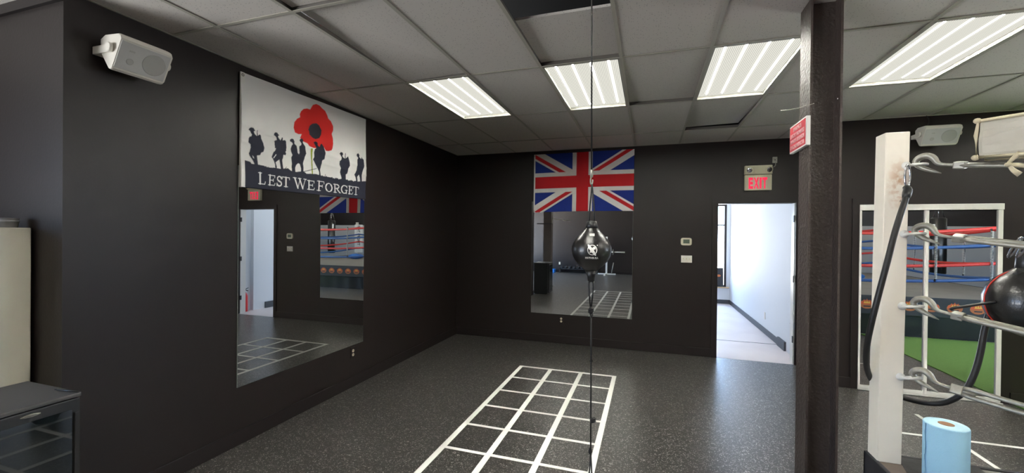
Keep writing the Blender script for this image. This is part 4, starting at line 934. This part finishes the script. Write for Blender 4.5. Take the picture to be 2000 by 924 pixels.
MB().tube([(4.122 + .011 * math.cos(a) - .002, -4.150 + .004 * math.cos(a), 1.950 + .048 * math.sin(a)) for a in (2 * math.pi * j_ / 24 for j_ in range(24))], .0042, 8, True).build('carabiner', M['chrome'], o)
# ball bag on the second turnbuckle
o = thing('ball_bag', 'black leather ball bag with red piping slung beside the turnbuckles', 'punching bag', (4.53, -4.115, 1.424))
bc = Vector((4.533, -4.113, 1.424))
MB().lathe([(-.140, .012), (-.125, .05), (-.10, .082), (-.06, .110), (-.02, .122), (.02, .122), (.06, .110), (.095, .085), (.12, .056), (.14, .03), (.175, .024), (.178, .01)], bc, 40).build('bag_body', M['leather'], o)
rp = MB()
for tw in (-.15, 1.75):
    rp.tube([bc + Vector((math.cos(tw + 3.2) * math.cos(a) * .123, math.sin(tw + 3.2) * math.cos(a) * .123, math.sin(a) * .134)) for a in (-1.2 + 2.4 * j_ / 20 for j_ in range(21))], .0028, 6)
rp.build('red_piping', M['red_stripe'], o, label='thin red piping')
MB().lathe([(0, .032), (.05, .029), (.085, .026), (.09, .02)], bc + Z * .115, 20).build('neck', M['black_vinyl'], o)
for dx in (-.012, .014):
    MB().tube([Vector((4.478 + dx + .008 * math.cos(a), -4.190 + .05 * .5 - .03 * math.sin(a), 1.648 + .042 * math.sin(a))) for a in (2 * math.pi * j_ / 20 for j_ in range(20))], .004, 8, True).build('carabiner', M['chrome'], o)
MB().tube([(4.265, -4.165, 1.385), (4.272, -4.176, 1.395), (4.30, -4.17, 1.398), (4.36, -4.16, 1.412), (4.42, -4.15, 1.424)], .006, 8, smooth=1).build('side_strap', M['black_vinyl'], o)

# paper towel roll on the ring edge
o = thing('paper_towel_roll', 'roll of blue shop paper towel standing on the ring edge', 'paper towel', (4.148, -4.368, DZ + .002))
c_ = Vector((4.148, -4.368, DZ + .005))
MB().lathe([(0, .0625), (.004, .0645), (.284, .0645), (.2875, .063)], c_, 56, mod=lambda a: 1 + .004 * math.sin(3 * a) + .003 * math.sin(7 * a)).build('roll', M['blue_paper'], o)
MB().lathe([(.2870, .0625), (.2880, .0622), (.2884, .040), (.2884, .0235)], c_, 48).build('roll_top', M['blue_paper_top'], o, label='pale layered top end')
MB().lathe([(.2860, .0232), (.2890, .0232), (.2891, .021)], c_, 32).build('cardboard_core', M['cardboard'], o)
a0 = math.atan2(-6.40 + 4.368, 3.06 - 4.148) - .95
fl_ = MB(); vs = []
for j_ in range(30):
    z_ = .003 + .283 * j_ / 29; w_ = .003 * math.sin(j_ * .7) + .002 * math.sin(j_ * 1.9)
    vs.append([fl_.b.verts.new(c_ + Vector((math.cos(a0 + d_), math.sin(a0 + d_), 0)) * (.0652 + l_) + Z * z_) for d_, l_ in ((-.35, 0), (-.12 + w_ * 4, .0006), (0 + w_ * 12, .003))])
for A, B_ in zip(vs, vs[1:]):
    for j_ in range(2): fl_.b.faces.new((A[j_], A[j_ + 1], B_[j_ + 1], B_[j_]))
q = fl_.build('loose_edge', M['blue_paper'], o); so = q.modifiers.new('sheet', 'SOLIDIFY'); so.thickness = .0006
# green turf strip between the ring and the closet wall
o = MB().box((6.60, -3.98, 0), (14.4, YR - .02, .012)).build('turf_strip', M['turf'], origin=(6.6, -2, 0))
tag(o, 'green artificial turf strip on the floor beside the boxing ring', 'turf', kind='stuff')
tag(MB().sphere((7.55, -6.95, DZ + .104), 1, (.30, .22, .10), 20).tube([(7.25, -6.9, DZ + .08), (7.35, -6.85, DZ + .17), (7.5, -6.9, DZ + .205)], .018, 8).build('gear_bag', M['blue_vinyl'], origin=(7.55, -6.95, DZ)),
    'blue soft bag lying on the ring canvas', 'bag')
o = thing('heavy_bag', 'tall black heavy bag hanging beyond the ring, before the grey panelling', 'punching bag', (9.92, -8.35, .8))
MB().lathe([(0, .12), (.02, .15), (.5, .155), (1.38, .15), (1.40, .12)], (9.92, -8.35, .8), 28).build('bag_body', M['leather'], o)
q = MB()
for j_ in range(3):
    a = 2.1 * j_; q.tube([(9.92 + .12 * math.cos(a), -8.35 + .12 * math.sin(a), 2.19), (9.92, -8.35, 2.6)], .008, 6)
q.tube([(9.92, -8.35, 2.59), (9.92, -8.35, H + .01)], .010, 6); q.build('chain', M['chrome'], o)
MB().obox((9.78, -8.27, 1.95), (Vector((-.45, .89, 0)), Vector((.89, .45, 0)), Z), (.004, .03, .09)).build('white_tag', M['white_print'], o)
# ------------------------------------------------------------------ left corner: enamel cabinet, dish, fridge, pen
o = thing('storage_cabinet', 'tall beige metal storage cabinet in the left corner behind the fridge', 'cabinet', (-.7, -5.22, 0))
MB().box((-1.15, -5.44, .03), (-.25, -4.995, 1.690), .006).box((-1.12, -5.40, 0), (-.28, -5.02, .03)).build('body', M['beige_metal'], o)
for x0, x1, hx in ((-1.142, -.703, -.735), (-.697, -.258, -.665)):
    d = MB().box((x0, -5.458, .06), (x1, -5.441, 1.665), .004).build('door', M['beige_metal'], o)
    MB().tube([(hx, -5.458, .98), (hx, -5.482, .99), (hx, -5.482, 1.10), (hx, -5.458, 1.11)], .006, 8, smooth=1).build('handle', M['chrome'], d)
tag(MB().lathe([(0, .030), (.004, .038), (.03, .041), (.031, .044), (.036, .044), (.037, .038), (.05, .046), (.052, .046), (.053, .041), (.046, .036), (.04, .03)], (-.33, -5.055, 1.690), 32).build('small_dish', M['grey_dish'], origin=(-.33, -5.055, 1.69)),
    'small grey round dish on top of the beige cabinet', 'dish')
FX0, FX1, FY0, FY1, FZ = -.02, .420, -5.575, -5.105, .888
t = thing('mini_fridge', 'black mini fridge with tinted glass door and grey top', 'fridge', ((FX0 + FX1) / 2, (FY0 + FY1) / 2, 0))
MB().box((FX0, FY0, .02), (FX1 - .048, FY1, FZ - .022), .006).box((FX0 + .03, FY0 + .03, 0), (FX1 - .08, FY1 - .03, .02)).build('body', M['fridge'], t)
MB().box((FX0 - .003, FY0 - .003, FZ - .022), (FX1 + .004, FY1 + .003, FZ), .007).build('top', M['fridge_top'], t, label='dark grey flat top')
d = MB().box((FX1 - .045, FY0, .05), (FX1 - .002, FY1, FZ - .026), .006).build('door', M['fridge'], t)
MB().box((FX1 - .004, FY0 + .03, .10), (FX1 + .0015, FY1 - .032, FZ - .075)).build('door_glass', M['dark_glass'], d, label='tinted reflective glass pane')
bd = MB().lathe([(0, .018), (.003, .016), (.004, .012)], (0, 0, 0), 24, (1, 0, 0))
for v in bd.b.verts: v.co = Vector((FX1 - .001 + v.co.x, (FY0 + FY1) / 2 + .06 + v.co.y * 1.9, FZ - .048 + v.co.z * .42))
bd.build('badge', M['galv'], d)
hd = MB()
hd.box((FX1 - .002, FY1 - .028, .12), (FX1 + .012, FY1 - .006, FZ - .09), .004); hd.build('handle', M['black_plastic'], d)
tag(MB().tube([(.300, -5.135, FZ + .006), (.36, -5.128, FZ + .006), (.430, -5.118, FZ + .006)], [.005, .006, .003], 10).tube([(.30, -5.135, FZ + .006), (.285, -5.137, FZ + .006)], .0035, 8).build('pen', M['black_plastic'], origin=(.36, -5.13, FZ)),
    'dark pen lying on the rear corner of the fridge top', 'pen')

# ------------------------------------------------------------------ rear of the gym, seen in the mirrors
c_ = MB().box((-.155, -6.98, 0), (.10, -6.74, H + .3)).box((-.175, -7.0, 0), (.12, -6.72, .02))
struct('column_rear', c_, M['steel_paint'])
o = thing('curl_bar_holder', 'dark flat bracket on the second column with a bent chrome curl bar', 'bar holder', (-.03, -6.72, 2.0))
MB().box((-.36, -6.735, 2.015), (.135, -6.64, 2.045), .003).build('bracket', M['iron'], o)
o = MB().tube([(.14, -6.68, 2.03), (.165, -6.7, 2.17), (.20, -6.7, 2.215), (.324, -6.7, 2.147), (.439, -6.7, 2.185), (.522, -6.7, 2.114), (.619, -6.7, 2.163), (.72, -6.7, 2.131)], .013, 10, smooth=2).build('curl_bar', M['galv'], origin=(.14, -6.7, 2.03))
tag(o, 'bent metal curl bar standing out from the second column bracket', 'weight bar')
t = thing('squat_rack', 'white steel squat rack against the dark rear wall', 'weight rack', (1.42, -11.95, 0))
for x_ in (1.36,):
    MB().box((x_ - .035, -11.99, 0.03), (x_ + .035, -11.92, 1.62), .004).build('upright', M['white_paint'], t)
MB().box((1.30, -12.25, 0), (1.37, -11.35, .05), .004).box((1.0, -11.99, 0), (1.75, -11.92, .05), .004).build('foot', M['white_paint'], t)
MB().box((1.325, -11.92, .90), (1.395, -11.80, .95), .004).build('bar_rest', M['white_paint'], t)
MB().box((1.05, -11.97, .52), (1.35, -11.93, .56), .004).build('side_arm', M['white_paint'], t)
MB().tube([(1.58, -11.9, .05), (1.66, -11.9, .52)], .02, 8).build('brace', M['galv'], t)
t = thing('barbell', 'bright barbell resting on the white squat rack by the rear wall', 'barbell', (1.4, -11.86, .98))
MB().tube([(.35, -11.86, .968), (2.10, -11.86, .968)], .017, 10).tube([(1.60, -11.86, .968), (2.12, -11.86, .968)], .027, 12).build('bar', M['white_paint'], t)
MB().lathe([(0, .12), (.03, .12)], (1.62, -11.86, .968), 28, (1, 0, 0)).build('plate', M['galv'], t)
MB().lathe([(0, .035), (.04, .035)], (1.665, -11.86, .968), 18, (1, 0, 0)).build('collar', M['galv'], t)
t = thing('dumbbell_rack', 'low black rack of dumbbells along the dark rear wall', 'weight rack', (.1, -12.1, 0))
MB().box((-.70, -12.22, .16), (1.0, -11.98, .19)).box((-.70, -12.22, 0), (-.65, -11.98, .19)).box((.95, -12.22, 0), (1.0, -11.98, .19)).build('shelf', M['iron'], t)
for k in range(9):
    x_ = -.60 + k * .18
    q = MB().tube([(x_, -12.2, .245), (x_, -12.0, .245)], .014, 8)
    for y_ in (-12.22, -12.04): q.lathe([(0, .045), (.008, .055), (.062, .055), (.07, .045)], (x_, y_, .245), 8, (0, 1, 0))
    tag(q.build('dumbbell', M['iron'], origin=(x_, -12.1, .19)), 'black hex dumbbell on the low rear rack', 'dumbbell', 'dumbbells on the low rack')
tag(MB().box((-1.30, -12.1, 0), (-.86, -11.7, .16), .03).build('step_platform', M['blue_vinyl'], origin=(-1.1, -11.9, 0)), 'blue padded block on the floor by the rear wall', 'exercise block')
o = thing('wall_outlet', 'pale outlet on the dark rear wall above the dumbbell rack', 'outlet', (-.75, YS, .40))
MB().box((-.785, YS, .34), (-.715, YS + .008, .455), .002).build('plate', M['ivory'], o)

# ------------------------------------------------------------------ things in the pale back room
t = thing('fire_extinguisher', 'red fire extinguisher standing just inside the back room doorway', 'fire extinguisher', (5.005, .225, 0))
MB().lathe([(.002, .05), (.01, .056), (.33, .056), (.37, .045), (.395, .022), (.41, .02)], (5.005, .225, 0), 28).build('cylinder', M['red_ext'], t)
MB().lathe([(.41, .018), (.44, .018), (.445, .012)], (5.005, .225, 0), 14).build('valve', M['chrome'], t)
MB().obox((4.975, .225, .455), (X + Z * .25, Y, Z), (.06, .011, .006), .002).obox((4.97, .225, .482), (X - Z * .35, Y, Z), (.06, .011, .005), .002).build('lever', M['iron'], t)
MB().tube([(5.005, .21, .43), (5.035, .18, .40), (5.05, .175, .30), (5.04, .18, .16)], .008, 8, smooth=2).build('hose', M['black_rubber'], t)
o = thing('wall_outlet', 'white outlet low on the pale wall of the back room', 'outlet', (5.0, 1.885, .31))
MB().box((4.992, 1.85, .25), (4.999, 1.92, .37), .002).build('plate', M['white_plastic'], o)
o = thing('wall_switch', 'white switch on the pale wall of the back room', 'light switch', (5.0, 3.886, 1.258))
MB().box((4.992, 3.85, 1.20), (4.999, 3.925, 1.32), .002).build('plate', M['white_plastic'], o)
MB().box((4.986, 3.878, 1.245), (4.992, 3.894, 1.275), .002).build('toggle', M['ivory'], o)
o = thing('window_poster', 'dark framed poster leaning in the back room window', 'poster', (4.78, 5.15, .42))
MB().obox((4.72, 5.165, .66), (X, Y - Z * .12, Z + Y * .12), (.12, .008, .235), .002).build('frame', M['iron'], o)
MB().obox((4.72, 5.156, .66), (X, Y - Z * .12, Z + Y * .12), (.10, .001, .20)).build('print', M['apron'], o)
MB().prism([(.045 * math.cos(2 * math.pi * k / 20), .03 * math.sin(2 * math.pi * k / 20)) for k in range(20)], (4.74, 5.1545, .70), X, Z, -Y, .001).build('emblem', M['orange'], o)
